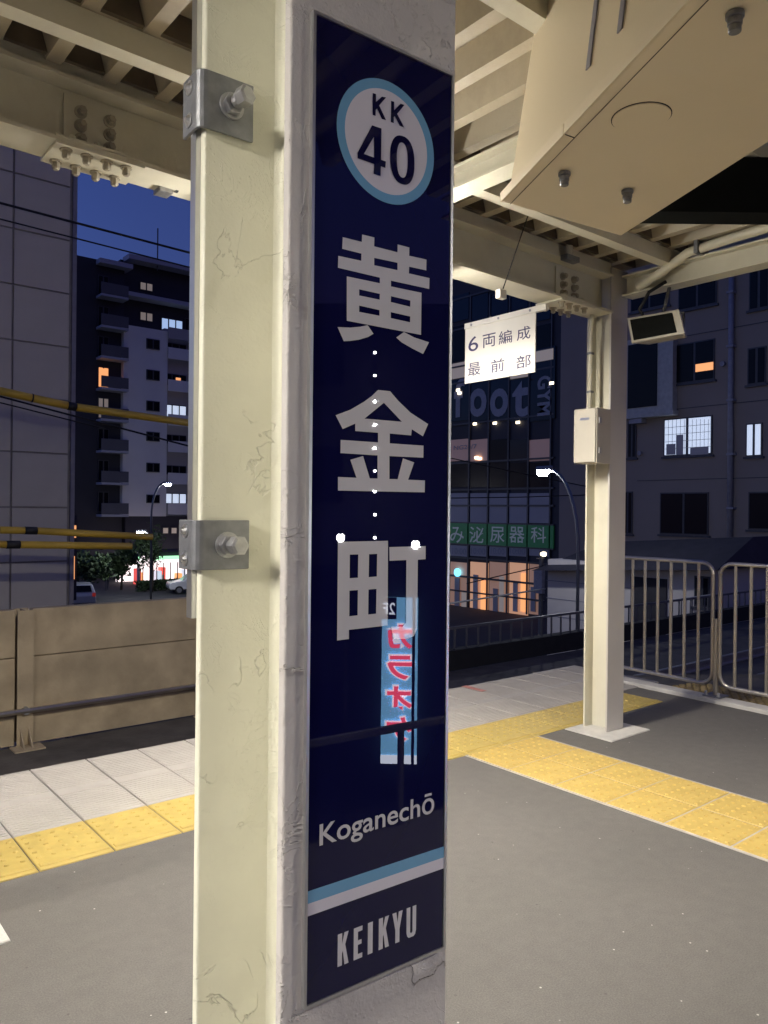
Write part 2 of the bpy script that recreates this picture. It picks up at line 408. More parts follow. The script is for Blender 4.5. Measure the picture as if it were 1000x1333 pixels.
# lower dark wall with railing further along; its unlit blackness is in the colour
bw = thing('low_track_wall', 'low dark wall coloured black for the unlit track, with dark bar railing', 'wall', (12, 8.75, -1.1))
B(6.5, 60, 8.75, 8.95, -1.1, -.78).build('wall_panel', 'wall_shade_black', bw)
B(6.5, 60, 8.83, 8.87, -.46, -.42).build('top_rail', 'rail_paint', bw)
rb = B(-.014, .014, 8.84-8.75, 8.86-8.75, -.775+1.1, -.46+1.1).mesh('baluster', 'rail_paint')
for k in range(110): meshobj('baluster', rb, bw, (6.6+.27*k-12, 0, 0))

# ================================================================== ROOF STEELWORK
def hbeam_x(name, x0, x1, y0, y1, z0, z1, t, m, parent, dz=0.):
    """H beam along X, dropping dz from x0 to x1"""
    yc = (y0+y1)/2
    def bar(ya, yb, za, zb, nm):
        MB().hexa([(x0,ya,za),(x1,ya,za-dz),(x1,yb,za-dz),(x0,yb,za),(x0,ya,zb),(x1,ya,zb-dz),(x1,yb,zb-dz),(x0,yb,zb)]).build(nm, m, parent)
    bar(y0, y1, z0, z0+t, 'lower_flange'); bar(y0, y1, z1-t, z1, 'upper_flange'); bar(yc-.005, yc+.005, z0+t, z1-t, 'web')
BZ0, BZ1, BD = 2.765, 3.015, .115                         # the main beam falls gently towards the platform end
def bz(x): return -(x+4.)/8.3*BD+.055
beam = thing('roof_beam', 'long cream steel roof beam with bolted splice plates above the platform', 'beam', (2, 3.02, 2.75))
hbeam_x('b', -4, 4.3, 2.93, 3.12, BZ0+.055, BZ1+.055, .014, 'cream_steel', beam, BD)
mat('bolt_cream', (.40, .36, .28), .5, var=.15, scale=30, dirt=.4, dcol=(.16, .12, .08), dscale=20)
bolt_me = MB().hexbolt((0,0,0), (0,-1,0), .0165, .036).mesh('bolt', 'bolt_cream')
bolt_dn = MB().hexbolt((0,0,0), (0,0,-1), .0155, .034).mesh('bolt', 'bolt_cream')
bolt_up = MB().hexbolt((0,0,0), (0,0,1), .0125, .02).mesh('bolt', 'cream_steel')
def splice(xc, n=3, half=.115):
    z = bz(xc)
    B(xc-half, xc+half, 3.008, 3.02, BZ0+.03+z, BZ1-.03+z).build('splice_plate', 'cream_steel', beam)
    B(xc-half-.05, xc+half+.05, 2.925, 3.125, BZ0-.012+z, BZ0+z-.001).build('splice_plate', 'cream_steel', beam)
    B(xc-half-.05, xc+half+.05, 2.928, 3.0, BZ0+.0145+z, BZ0+.024+z).build('splice_plate', 'cream_steel', beam)
    o = np.array(beam.location)
    for i in (-1, 1):
        for k in range(n): meshobj('bolt', bolt_me, beam, np.array((xc+i*.055, 3.008, BZ0+.06+.052*k+z))-o)
    for i in range(4):
        for y in (2.962, 3.085): meshobj('bolt', bolt_dn, beam, np.array((xc-.12+.075*i, y, BZ0-.012+z))-o)
    for i in range(3): meshobj('bolt', bolt_up, beam, np.array((xc-.1+.09*i, 2.955, BZ0+.024+z))-o)
MB().hexa([(-4,2.95,BZ1+.056),(4.3,2.95,BZ1+.056-BD),(4.3,3.1,BZ1+.056-BD),(-4,3.1,BZ1+.056),(-4,2.95,BZ1+.058),(4.3,2.95,3.032),(4.3,3.1,3.032),(-4,3.1,BZ1+.058)]).build('packing_rail', 'cream_steel', beam)
splice(1.02); splice(3.93)

def hcol(name, label, cx, y0, w, d, top, group=None, fy=.13):
    c = thing(name, label, 'column', (cx, y0, 0), group)
    B(cx-w/2, cx+w/2, y0, y0+.012, .006, top).build('flange', 'grey_flange', c)
    bevel(B(cx-w/2, cx+w/2, y0+d-.012, y0+d, .006, top).build('flange', 'cream_steel', c), .002)
    B(cx-.005, cx+.005, y0+.012, y0+d-.012, .006, top).build('web', 'cream_steel', c)
    MB().bbox(cx-.23, cx+.20, y0-fy, y0+d+.04, -.02, .008, .004).build('footing', 'pale_concrete', c)
    return c
col2 = hcol('platform_column', 'slim cream steel column with a beige switch box beside yellow tiles', 4.375, 2.935, .18, .185, 3.0)
col3 = hcol('platform_column', 'slim cream steel column standing in line with the roof beam', .475, 2.935, .17, .185, 2.74, fy=.215)
# beams across the platform
def hbeam_y(xc, w, y0, y1, z0, z1, dz, label, m='cream_steel'):
    b = thing('cross_beam', label, 'beam', (xc, (y0+y1)/2, z0))
    def bar(xa, xb, za, zb, nm): MB().hexa([(xa,y0,za),(xb,y0,za),(xb,y1,za+dz),(xa,y1,za+dz),(xa,y0,zb),(xb,y0,zb),(xb,y1,zb+dz),(xa,y1,zb+dz)]).build(nm, m, b)
    bar(xc-w/2, xc+w/2, z0, z0+.012, 'lower_flange'); bar(xc-w/2, xc+w/2, z1-.012, z1, 'upper_flange'); bar(xc-.004, xc+.004, z0+.012, z1-.012, 'web')
    return b
cb = hbeam_y(4.45, .12, -1.6, 2.93, 2.83, 2.965, .0, 'shallow cream cross beam carrying the conduit beside the loudspeaker')
rafter = hbeam_y(4.62, .15, -1.6, 3.1, 2.985, 3.20, .0, 'deeper cream rafter with a row of bolts above the conduit')
o = np.array(rafter.location)
rz = lambda y: 2.985
for y in (2.45, 2.55, 2.65, 2.75): meshobj('bolt', bolt_dn, rafter, np.array((4.57, y, rz(y)))-o)
boltx = MB().hexbolt((0,0,0), (-1,0,0), .014, .026).mesh('bolt', 'bolt_cream')
for y in (2.28, 2.44):
    for z in (.06, .13): meshobj('bolt', boltx, rafter, np.array((4.616, y+.2, rz(y+.2)+z))-o)
for xc, lab in ((.40, 'cream cross beam over the roadside column row'), (2.45, 'cream cross beam half hidden behind the hanging housing')):
    hbeam_y(xc, .11, -1.6, 2.92, 2.84, 2.942, .0, lab)
# purlins and the folded roof sheet
for i, (y, lab) in enumerate(((2.56, 'cream channel purlin next to the main roof beam'), (1.55, 'cream channel purlin above the hanging housing'), (.62, 'cream channel purlin over the sign column'), (-.6, 'cream channel purlin near the rear roof edge'))):
    mb = MB(); mb.box(-4, 4.7, y, y+.006, 2.946, 3.031).box(-4, 4.7, y+.006, y+.07, 2.946, 2.953).box(-4, 4.7, y+.006, y+.07, 3.024, 3.031)
    tag(mb.build('roof_purlin', 'cream_steel'), lab, 'purlin')
roof = thing('platform_roof', 'folded steel roof sheet with deep trapezoid ribs over the platform', 'roof', (0, 1.5, 3.2))
P_, H_ = .205, .095
for s in range(14):
    mb = MB(); n = 3
    prof = []
    for k in range(n):
        x = -4.1+(s*n+k)*P_; prof += [(x, 0), (x+.055, 0), (x+.085, H_), (x+.175, H_)]
    prof.append((-4.1+(s*n+n)*P_, 0))
    for j, y in enumerate((-1.8, 3.2)):
        mb.v += [(x, y, 3.034+z) for x, z in prof] + [(x, y, 3.038+z) for x, z in prof]
    N_ = len(prof)
    for i in range(N_-1):
        mb.f += [(i, i+1, 2*N_+i+1, 2*N_+i), (N_+i, 3*N_+i, 3*N_+i+1, N_+i+1), (i, N_+i, N_+i+1, i+1), (2*N_+i, 2*N_+i+1, 3*N_+i+1, 3*N_+i)]
    mb.build('roof_sheet', 'deck_steel', roof)
for y in (2.53, 2.90, 1.52, .60, -.63):              # dark closure strips stuffed into the rib ends above each support
    for k in range(42):
        x = -4.1+k*P_
        if x < -.2: continue
        MB().hexa([(x+.058,y,3.035),(x+.20,y,3.035),(x+.20,y+.02,3.035),(x+.058,y+.02,3.035),(x+.086,y,3.034+H_-.003),(x+.174,y,3.034+H_-.003),(x+.174,y+.02,3.034+H_-.003),(x+.086,y+.02,3.034+H_-.003)]).build('rib_closure', 'closure_brown', roof)

# ================================================================== PLATFORM LAMPS
def platform_lamp(x, y, z, label, deep=False):
    l = thing('platform_lamp', label, 'lamp', (x, y, z), 'strip lamps under the platform roof')
    sk = (-.012, 0) if deep else (-.03, 0)
    MB().box(-.64, .64, -.085, .085, .0, .05).box(-.64, .64, -.085, -.075, *sk).box(-.64, .64, .075, .085, *sk).box(-.64, -.63, -.075, .075, *sk).box(.63, .64, -.075, .075, *sk).build('housing', 'box_paint', l, True)
    B(-.62, .62, -.065, .065, -.045 if deep else -.012, -.001).build('diffuser', 'lamp_glow', l, True)
    for s in (-.45, .45): B(s-.01, s+.01, -.01, .01, .05, 3.10-z).build('hanger', 'galvanised', l, True)
    return l
platform_lamp(2.2, 3.02, 2.60, 'strip lamp hung below the main roof beam behind the sign column', True)
platform_lamp(-1.9, .55, 2.64, 'strip lamp hung over the row of the sign column')
platform_lamp(-2.4, 3.02, 2.62, 'strip lamp hung below the main roof beam further back')
platform_lamp(3.5, -1.2, 2.75, 'strip lamp hung over the rear half of the platform')
platform_lamp(-6.6, 3.02, 2.66, 'unseen strip lamp added far along the platform to light the panel building')  # added lamp out of view, meant to brighten the panel building's front

# ================================================================== SIGN COLUMN (near)
SL = np.array([.4475, .668]); SR = np.array([.6415, .659]); SW = float(np.linalg.norm(SR-SL)); SZ0, SZ1 = .903, 1.9355
du = np.array([*(SR-SL)/SW, 0.]); dv = np.array([-du[1], du[0], 0.])       # du along the sign, dv away from the viewer
ANG = math.atan2(du[1], du[0])
def rotroot(name, label, cat, z=0.):
    o = thing(name, label, cat, (SL[0], SL[1], z)); o.rotation_euler = (0, 0, ANG); return o
ncol = rotroot('sign_column', 'thick cream H-section column with flaking paint carrying the navy station sign', 'column')
U0, U1, DD, T = -.0235, .2015, .2245, .013; UC = (U0+U1)/2; D0 = .005
def nb(u0, u1, d0, d1, z0, z1): return B(u0, u1, d0, d1, z0, z1)
bevel(nb(U0, U1, D0, D0+T, 0, 3.05).build('front_flange', 'flange_paint', ncol, True), .003, 3)
bevel(nb(U0, U1, D0+DD-T, D0+DD, 0, 3.05).build('back_flange', 'column_paint', ncol, True), .003, 3)
# web with rolled fillets at both roots
w = MB(); r = .014; hw = .0045
prof = [(UC-hw, D0+T+r)]
def arc(cx, cy, a0, a1): return [(cx+r*math.cos(math.radians(a0+(a1-a0)*k/5)), cy+r*math.sin(math.radians(a0+(a1-a0)*k/5))) for k in range(6)]
ya, yb = D0+T-.0005, D0+DD-T+.0005
prof = arc(UC-hw-r, ya+r, -90, 0) + arc(UC-hw-r, yb-r, 0, 90) + arc(UC+hw+r, yb-r, 90, 180) + arc(UC+hw+r, ya+r, 180, 270)
n = len(prof); w.v = [(x, y, 0) for x, y in prof] + [(x, y, 3.05) for x, y in prof]
w.f = [(k, (k+1) % n, n+(k+1) % n, n+k) for k in range(n)]; wo = w.build('web', 'column_paint', ncol, True)
for p in wo.data.polygons: p.use_smooth = True
nb(U0-.12, U1+.12, -.11, DD+.12, -.02, .010).build('footing', 'pale_concrete', ncol, True)

# --- the sign
sign = rotroot('station_sign', 'tall navy station name sign in grey characters, fixed to the near column', 'sign')
bevel(B(0.0035, SW-.0035, 0, .0045, SZ0+.0035, SZ1-.0035).build('panel', 'navy_panel', sign, True), .0006, 1)
rim = MB().box(0, .0034, -.0012, .005, SZ0, SZ1).box(SW-.0034, SW, -.0012, .005, SZ0, SZ1).box(.0034, SW-.0034, -.0012, .005, SZ1-.0034, SZ1).box(.0034, SW-.0034, -.0012, .005, SZ0, SZ0+.0034)
rim.build('rim', 'sign_rim', sign, True)
N3 = -dv; O3 = np.array([SL[0], SL[1], 0.])
def suv(x, y):                                # pixel of the photograph -> (u, z) on the sign's plane
    d = ray(x, y); t = ((O3-CAM)@N3)/(d@N3); P = CAM+d*t; return ((P-O3)@du, P[2])
def crop(ox, oy, sc, pts): return [suv(ox+x/sc, oy+y/sc) for x, y in pts]
def flat(name, loops, m, dep, parent=sign):
    vs, fs = outline_mesh(loops)
    mb = MB(); mb.add([(v[0], -dep, v[1]) for v in vs], fs); return mb.build(name, m, parent, True)
C4 = lambda pts: crop(380, 280, 4.348, pts)
C5 = lambda pts: crop(380, 560, 4.348, pts)
C3 = lambda pts: crop(380, 0, 4.348, pts)
ch = flat('character', [C4(l) for l in (
    [(287,125),(395,152),(397,110),(466,127),(465,177),(597,211),(598,166),(664,184),(663,230),(761,252),(760,313),(663,292),(661,330),(778,357),(776,418),(560,371),(560,404),(733,440),(730,678),(310,598),(310,347),(497,386),(497,354),(260,298),(262,231),(392,259),(393,218),(284,191)],
    [(465,242),(597,270),(597,312),(465,284)], [(380,420),(497,446),(496,479),(380,455)], [(560,459),(670,484),(669,519),(559,492)],
    [(380,512),(495,538),(495,570),(380,548)], [(559,549),(669,574),(668,607),(559,583)],
    [(258,634),(330,637),(385,632),(428,623),(461,672),(430,690),(380,705),(330,712),(293,714)],
    [(590,693),(634,662),(690,692),(775,720),(742,786),(680,755),(620,720)])], 'sign_grey', .0004)
flat('character', [C4(l) for l in (
    [(487,990),(555,997),(600,1050),(670,1118),(770,1183),(741,1252),(678,1212),(674,1247),(553,1236),(553,1292),(744,1305),(743,1373),(551,1364),(551,1494),(598,1495),(628,1377),(691,1400),(657,1498),(752,1502),(751,1569),(260,1559),(260,1482),(365,1487),(330,1385),(402,1364),(440,1490),(484,1491),(484,1360),(274,1347),(275,1272),(487,1287),(487,1232),(358,1222),(358,1180),(287,1211),(247,1133),(330,1102),(410,1055),(450,1025)],
    [(520,1062),(622,1170),(410,1152)])], 'sign_grey', .0004)
flat('character', [C5(l) for l in (
    [(260,632),(543,626),(541,1105),(322,1130),(322,1182),(255,1190)],
    [(327,704),(375,703),(373,835),(326,838)], [(436,702),(482,700),(480,828),(434,832)], [(325,908),(373,905),(371,1048),(324,1053)], [(433,902),(478,898),(476,1038),(431,1043)],
    [(551,662),(756,656),(756,730),(712,733),(708,1125),(690,1165),(650,1182),(575,1180),(560,1112),(625,1112),(645,1090),(647,735),(552,739)])], 'sign_grey', .0004)
# emblem: ring, disc and its letters
ul, _ = suv(380+253/4.348, 680/4.348); ur, _ = suv(380+803/4.348, 920/4.348); uc, zc = suv(380+527/4.348, 800/4.348)
uc = (ul+ur)/2; R = (ur-ul)/2
circ = lambda r, n=64: [(uc+r*math.cos(2*math.pi*k/n), zc+r*math.sin(2*math.pi*k/n)) for k in range(n)]
flat('emblem_ring', [circ(R), circ(R*.845)], 'sign_blue', .0004)
flat('emblem_disc', [circ(R*.845)], 'sign_white', .0004)
flat('emblem_letter', [C3([(456,528),(474,533),(474,578),(508,548),(531,553),(492,598),(531,680),(507,675),(480,615),(473,622),(472,657),(455,652)])], 'navy_panel', .0008)
flat('emblem_letter', [C3([(560,572),(577,577),(577,625),(613,588),(635,595),(594,645),(633,722),(608,713),(580,658),(575,664),(575,698),(558,692)])], 'navy_panel', .0008)
flat('emblem_numeral', [C3([(452,710),(505,728),(503,905),(530,915),(527,952),(502,942),(500,998),(461,985),(464,930),(370,897),(370,865)]), C3([(462,775),(464,893),(406,872)])], 'navy_panel', .0008)
def ov(cx, cy, rx, ry, sh, n=40):
    out = []
    for k in range(n):
        c, s = math.cos(2*math.pi*k/n), math.sin(2*math.pi*k/n); c = math.copysign(abs(c)**.85, c); s = math.copysign(abs(s)**.85, s)
        out.append((cx+rx*c, cy+ry*s+sh*rx*c))
    return out
flat('emblem_numeral', [C3(ov(623, 907, 69, 137, .30)), C3(ov(623, 907, 31, 99, .30))], 'navy_panel', .0008)
# romanised name, stripes, company name
def usz(x, y): return suv(380+x/4.26, 1020+y/4.26)
(u0, z0), (u1, z1) = usz(152, 344), usz(788, 158)
vs, fs = text_mesh('Koganechō', .012); a = np.array(vs)
kx0, kx1 = a[:, 0].min(), a[:, 0].max(); capK = .73
sc_ = (u1-u0)/(kx1-kx0); zt = usz(152, 222)[1]; zb_ = usz(152, 344)[1]; sv = (zt-zb_)/capK
mb = MB(); mb.add([(u0+(v[0]-kx0)*sc_, -.0004, zb_+v[1]*sv) for v in vs], fs); mb.build('lettering', 'sign_grey', sign, True)
zs = [(usz(80, l)[1]+usz(848, r)[1])/2 for l, r in ((605, 344), (675, 403), (745, 462))]
B(0.0036, SW-.0036, -.0004, 0, zs[1], zs[0]).build('stripe', 'sign_blue', sign, True)
B(0.0036, SW-.0036, -.0004, 0, zs[2], zs[1]).build('stripe', 'sign_white', sign, True)
zt = (usz(258, 838)[1]+usz(686, 672)[1])/2; zb_ = (usz(253, 1020)[1]+usz(660, 848)[1])/2; hh = zt-zb_
G = {'K': [[(0,0),(.40,0),(.40,.36),(.46,.45),(.62,0),(1,0),(.68,.62),(.98,1),(.60,1),(.40,.66),(.40,1),(0,1)]],
     'E': [[(0,0),(1,0),(1,.15),(.48,.15),(.48,.44),(.9,.44),(.9,.58),(.48,.58),(.48,.85),(1,.85),(1,1),(0,1)]],
     'I': [[(0,0),(1,0),(1,1),(0,1)]],
     'Y': [[(.30,0),(.70,0),(.70,.42),(1,1),(.62,1),(.5,.66),(.38,1),(0,1),(.30,.42)]],
     'U': [[(0,1),(0,.18),(.08,.06),(.25,0),(.75,0),(.92,.06),(1,.18),(1,1),(.62,1),(.62,.17),(.5,.12),(.38,.17),(.38,1)]]}
for c, xa, xb, yy in (('K',253,314,930),('E',342,390,890),('I',420,447,870),('K',481,538,830),('Y',556,613,790),('U',635,688,765)):
    ua, ub = usz(xa, yy)[0], usz(xb, yy)[0]
    flat('lettering', [[(ua+x*(ub-ua), zb_+y*hh) for x, y in lp] for lp in G[c]], 'sign_grey', .0004)

# --- sign on the column's far side with its two clamps
bsign = rotroot('rear_sign', 'thin sign plate seen edge-on, clamped to the back of the near column', 'sign')
B(U0+.0042, .21, D0+DD+.008, D0+DD+.012, 1.285, 2.33).build('panel', 'navy_panel', bsign, True)
B(U0-.0055, U0+.004, D0+DD+.0005, D0+DD+.016, 1.283, 2.332).build('rim', 'sign_rim', bsign, True)
def clamp(zc, h, tilt, label):
    c = rotroot('sign_clamp', label, 'clamp', zc); f = D0+DD-T
    mb = MB(); pr = []
    th = .0045; uo = U0-.011; ro = .012
    outer = [(.040, f-.002-th)] + [(uo+ro-ro*math.sin(a), f-.002-th+ro-ro*math.cos(a)) for a in (0, .4, .8, 1.2, math.pi/2)] + [(uo, D0+DD+.030)]
    inner = [(.040, f-.002)] + [(uo+ro-(ro-th)*math.sin(a), f-.002-th+ro-(ro-th)*math.cos(a)) for a in (0, .4, .8, 1.2, math.pi/2)] + [(uo+th, D0+DD+.030)]
    n = len(outer)
    mb.v = [(x, y, z) for z in (-h/2, h/2) for x, y in outer+inner]
    for k in range(n-1):
        mb.f += [(k, k+1, 2*n+k+1, 2*n+k), (n+k, 3*n+k, 3*n+k+1, n+k+1), (k, n+k, n+k+1, k+1), (2*n+k, 2*n+k+1, 3*n+k+1, 3*n+k)]
    mb.f += [(0, 2*n, 3*n, n), (n-1, 2*n-1, 4*n-1, 3*n-1)]
    bevel(mb.build('strap_plate', 'galvanised', c, True), .0012, 2)
    bo = MB(); p = np.array([.009, f-.0065, 0.]); d = np.array([.25*tilt, -1, .12*tilt]); d /= np.linalg.norm(d)
    bo.cyl(p, p+np.array([0,-.003,0]), .0165, 20); bevel(bo.build('washer', 'bolt_steel', c, True), .0006)
    bo = MB(); bo.cyl(p+np.array([0,-.003,0]), p+np.array([0,-.012,0]), .0135, 6); bevel(bo.build('nut', 'bolt_steel', c, True), .001)
    q = p+np.array([0,-.012,0]); bo = MB(); bo.cyl(q, q+d*.012, .008, 12); bo.cyl(q+d*.010, q+d*.024, .0125, 6); bo.cyl(q+d*.024, q+d*.0255, .0115, 6, .009)
    bevel(bo.build('bolt', 'bolt_steel', c, True), .0008)
    for z in (-h*.28, h*.28):
        s = MB(); s.cyl((uo, D0+DD+.008, z), (uo-.0015, D0+DD+.008, z), .009, 14); s.cyl((uo-.0015, D0+DD+.008, z), (uo-.006, D0+DD+.008, z), .0065, 10, .003); s.build('screw', 'sign_rim', c, True)
    return c
clamp(1.925, .072, 1., 'grey galvanised clamp with an angled bolt gripping the upper flange')
clamp(1.375, .062, .15, 'grey galvanised clamp with a straight bolt gripping the lower flange')

# ================================================================== THINGS ROUND THE SECOND COLUMN
# 6-car notice plate under the beam
XP = 3.72
pl = thing('notice_plate', 'white notice plate with dark blue characters hung under the roof beam', 'sign', (XP, 3.05, 2.65))
PY0, PY1, PZ0, PZ1 = 3.085, 3.685, 2.276, 2.642
bevel(B(XP-.004, XP+.004, PY0, PY1, PZ0, PZ1).build('panel', 'plate_white', pl), .001)
B(XP-.012, XP+.016, 3.0, PY1, PZ1, PZ1+.035).build('top_rail', 'plate_white', pl)
for y in (3.12, 3.38, 3.62): MB().cyl((XP-.012, y, PZ1+.017), (XP-.016, y, PZ1+.017), .008, 10).build('rivet', 'bolt_steel', pl)
def plate_text(c, xa, ya, xb, yb, off=.004):
    a = on(0, XP, xa, yb); b = on(0, XP, xb, ya)
    text_part('character', c, (XP-.0052, 0, 0), (0,1,0), (0,0,1), (a[1], b[1], min(a[2], b[2]), max(a[2], b[2])), 'plate_ink', pl, off)
for c, xa, xb in (('6', 610.5, 623.5), ('両', 629, 646), ('編', 650, 667.5), ('成', 673.5, 691.5)):
    k = (xa-606)/90.; plate_text(c, xa, 437.5-19*k, xb, 458.5-19*k+(1 if c == '6' else 0), .004 if c != '6' else .0)
for c, xa, xb in (('最', 610, 626.5), ('前', 640, 657.5), ('部', 673, 692)):
    k = (xa-606)/90.; plate_text(c, xa, 471-14*k, xb, 491-14*k)
# switch box and conduit on the column
a, b = on(1, 2.93, 747, 605), on(1, 2.93, 797, 540)
sb = thing('switch_box', 'beige metal switch box with a hinged lid fixed to the slim column', 'switch box', (4.3, 2.93, 1.75))
X0, X1 = 4.135, 4.285; Y0, Y1 = 2.93, 3.10; Z0, Z1 = 1.735, 2.085
bevel(B(X0, X1, Y0, Y1, Z0, Z1).build('body', 'box_beige', sb), .004)
bevel(B(X0-.012, X0-.001, Y0+.004, Y1-.004, Z0+.006, Z1-.006).build('lid', 'box_beige', sb), .003)
B(X0-.0135, X0-.012, Y0+.05, Y1-.05, Z1-.075, Z1-.06).build('name_plate', 'sign_rim', sb)
for z in (Z0+.08, Z1-.08): B(X0+.02, X0+.04, Y0-.008, Y0-.0005, z-.018, z+.018).build('latch', 'bolt_steel', sb)
cd = thing('conduit', 'thin cream conduit running down the slim column into the switch box', 'conduit', (4.24, 3.06, 2.1))
MB().tube([(4.24, 3.06, 2.08), (4.24, 3.06, 2.5), (4.235, 3.05, 2.62), (4.24, 3.05, 2.78)], .014, 10).build('pipe', 'cream_steel', cd)
for z in (2.2, 2.45): B(4.222, 4.258, 3.043, 3.077, z, z+.014).build('saddle', 'galvanised', cd)
# fat conduit on the cross beam
fc = thing('conduit', 'fat grey conduit bending along the shallow cross beam', 'conduit', (4.36, 2.2, 2.9))
pts = [(4.38, 2.80, 2.86), (4.36, 2.62, 2.915), (4.35, 2.45, 2.985), (4.35, 2.2, 3.0), (4.35, 1.9, 3.01), (4.35, 1.0, 3.02), (4.35, -.5, 3.02)]
MB().tube(pts, .028, 12).build('pipe', 'cream_steel', fc)
for y in (2.38, 1.7, .8): B(4.31, 4.39, y-.012, y+.012, 2.96, 3.035).build('saddle', 'galvanised', fc)
# loudspeaker
sp = thing('loudspeaker', 'cream box loudspeaker with a black grille hung beside the slim column', 'loudspeaker', (4.5, 2.7, 2.6))
XS = 4.30
q = [on(0, XS, *p) for p in ((822,447),(892,434),(884,402),(816,414))]
dep = np.array([.16, .02, -.012])
mb = MB(); mid = sum(q)/4
bk = [mid+dep+(p-mid)*.72 for p in q]
mb.add(list(q)+bk, [(0,1,2,3),(4,7,6,5),(0,4,5,1),(1,5,6,2),(2,6,7,3),(3,7,4,0)])
bevel(mb.build('housing', 'box_beige', sp), .006)
g = [mid+(p-mid)*.80+np.array([-.006,.012,0]) for p in q]
mb = MB(); mb.add(g+[p+np.array([.012,0,0]) for p in g], [(0,1,2,3),(4,7,6,5),(0,4,5,1),(1,5,6,2),(2,6,7,3),(3,7,4,0)]); mb.build('grille', 'screen_black', sp)
br = MB(); t = mid+dep*.8
br.tube([t+np.array([0,-.13,-.05]), t+np.array([0,-.135,.09]), t+np.array([0,.0,.12]), t+np.array([0,.10,.10])], .010, 6)
br.tube([t+np.array([0,0,.12]), (4.44, 2.62, 2.84)], .012, 6); br.build('bracket', 'rail_paint', sp)
MB().tube([(4.40, 2.62, 2.86), (4.34, 2.70, 2.80), (4.33, 2.76, 2.70), (4.38, 2.73, 2.62), (4.42, 2.62, 2.61), t], .011, 8).build('lead', 'cable_black', sp)
# hanging wire with clip, little brackets near the beam
hw = thing('hanging_wire', 'taut thin wire from the roof clipped to the beam edge', 'wire', (3.3, 2.93, 2.7))
p0, p1 = on(1, 2.90, 655, 376), on(1, 2.75, 686, 285)
MB().tube([p0, p1, p1+(p1-p0)*.25], .0035, 6).build('wire', 'cable_black', hw)
bevel(B(p0[0]-.035, p0[0]+.02, 2.89, 2.925, p0[2]-.055, p0[2]-.005).build('clip', 'plate_white', hw), .004)
lb = thing('wire_bracket', 'small bright galvanised bracket bolted on top of the roof beam', 'bracket', (4.0, 2.95, 3.0))
p = on(1, 2.9, 742, 333)
B(p[0]-.05, p[0]+.07, 2.88, 2.93, p[2]-.03, p[2]-.0).build('arm', 'galvanised', lb); B(p[0]-.30, p[0]-.02, 2.955, 2.985, p[2]+.0, p[2]+.045).build('bar', 'galvanised', lb)
MB().cyl((p[0]+.0, 2.905, p[2]), (p[0], 2.905, p[2]+.06), .022, 12).build('insulator', 'pale_concrete', lb)
# wire with insulators left of the near column
lw = thing('anchor_wire', 'short stay wire with insulators clipped under the roof beam', 'wire', (1.3, 3.1, 2.7))
p0, p1 = on(1, 3.10, 212, 250), on(1, 3.0, 262, 236)
MB().tube([p0, (p0+p1)/2+np.array([0,0,-.006]), p1], .0035, 6).build('wire', 'cable_black', lw)
bevel(B(p0[0]-.03, p0[0]+.03, 3.06, 3.13, p0[2]-.012, p0[2]+.03).build('clip', 'bolt_steel', lw), .004)
for k in (.35, .8):
    c = p0+(p1-p0)*k; MB().cyl(c+np.array([-.006,0,0]), c+np.array([.006,0,0]), .018, 10).build('insulator', 'cable_black', lw)

# hanging housing over the platform
ZB = 2.42
hb = thing('hanging_housing', 'large cream metal housing with a round cover hung under the roof', 'housing', (2.0, 1.3, ZB))
P1, P2 = on(2, ZB, 653.5, 262.5), on(2, ZB, 808.5, 307)
e = on(2, ZB, 899, 0)-P1; e = e/np.linalg.norm(e); e2 = on(2, ZB, 1000, 185)-P2; e2 = e2/np.linalg.norm(e2)
P4 = P1+e*1.75; P3 = P2+e2*1.65
cen = (P1+P2+P3+P4)/4
inn = (P2-P1)/np.linalg.norm(P2-P1)
zt = np.array([0,0,.66])
lip = np.array([0,0,.028])
bevel(MB().hexa([P1,P2,P3,P4,P1+lip,P2+lip,P3+lip,P4+lip]).build('bottom_plate', 'box_paint', hb), .003)
I1, I2, I3, I4 = P1+inn*.022+lip, P2-inn*.022+lip, P3-inn*.022+lip, P4+inn*.022+lip
I1 = I1+e*.02; I2 = I2+e2*.02
J = .10
MB().hexa([I1,I2,I3,I4,I1+zt+inn*J+e*.05,I2+zt-inn*J+e2*.05,I3+zt-inn*J,I4+zt+inn*J]).build('casing', 'box_paint', hb)
# seam of the lip strip along the long edge, slots in the casing's side
nrm = np.array([-e[1], e[0], 0]); nrm = nrm if nrm@(P1-P2) > 0 else -nrm
for s0, s1 in ((.0, .46), (.464, 1.75)):
    A0, A1 = P1+e*s0+nrm*.0015, P1+e*s1+nrm*.0015
    th = nrm*.004
    MB().hexa([A0-np.array([0,0,.002]),A1-np.array([0,0,.002]),A1+th-np.array([0,0,.002]),A0+th-np.array([0,0,.002]),A0+lip,A1+lip,A1+th+lip,A0+th+lip]).build('edge_strip', 'box_paint', hb)
sd = inn*.034; sg_ = inn*.0022; dn = np.array([0,0,-.0008])
A0, A1 = P1+sd, P4+sd
MB().hexa([A0+dn, A1+dn, A1+sg_+dn, A0+sg_+dn, A0-dn, A1-dn, A1+sg_-dn, A0+sg_-dn]).build('seam', 'dark_gap', hb)
A0 = P1+e*.46; MB().hexa([A0+dn*1.5, A0+e*.003+dn*1.5, A0+e*.003+sd+dn*1.5, A0+sd+dn*1.5, A0-dn, A0+e*.003-dn, A0+e*.003+sd-dn, A0+sd-dn]).build('seam', 'dark_gap', hb)
def side_pt(s, h): return I1+e*(s+.0)+(zt+inn*J)*(h/.66)
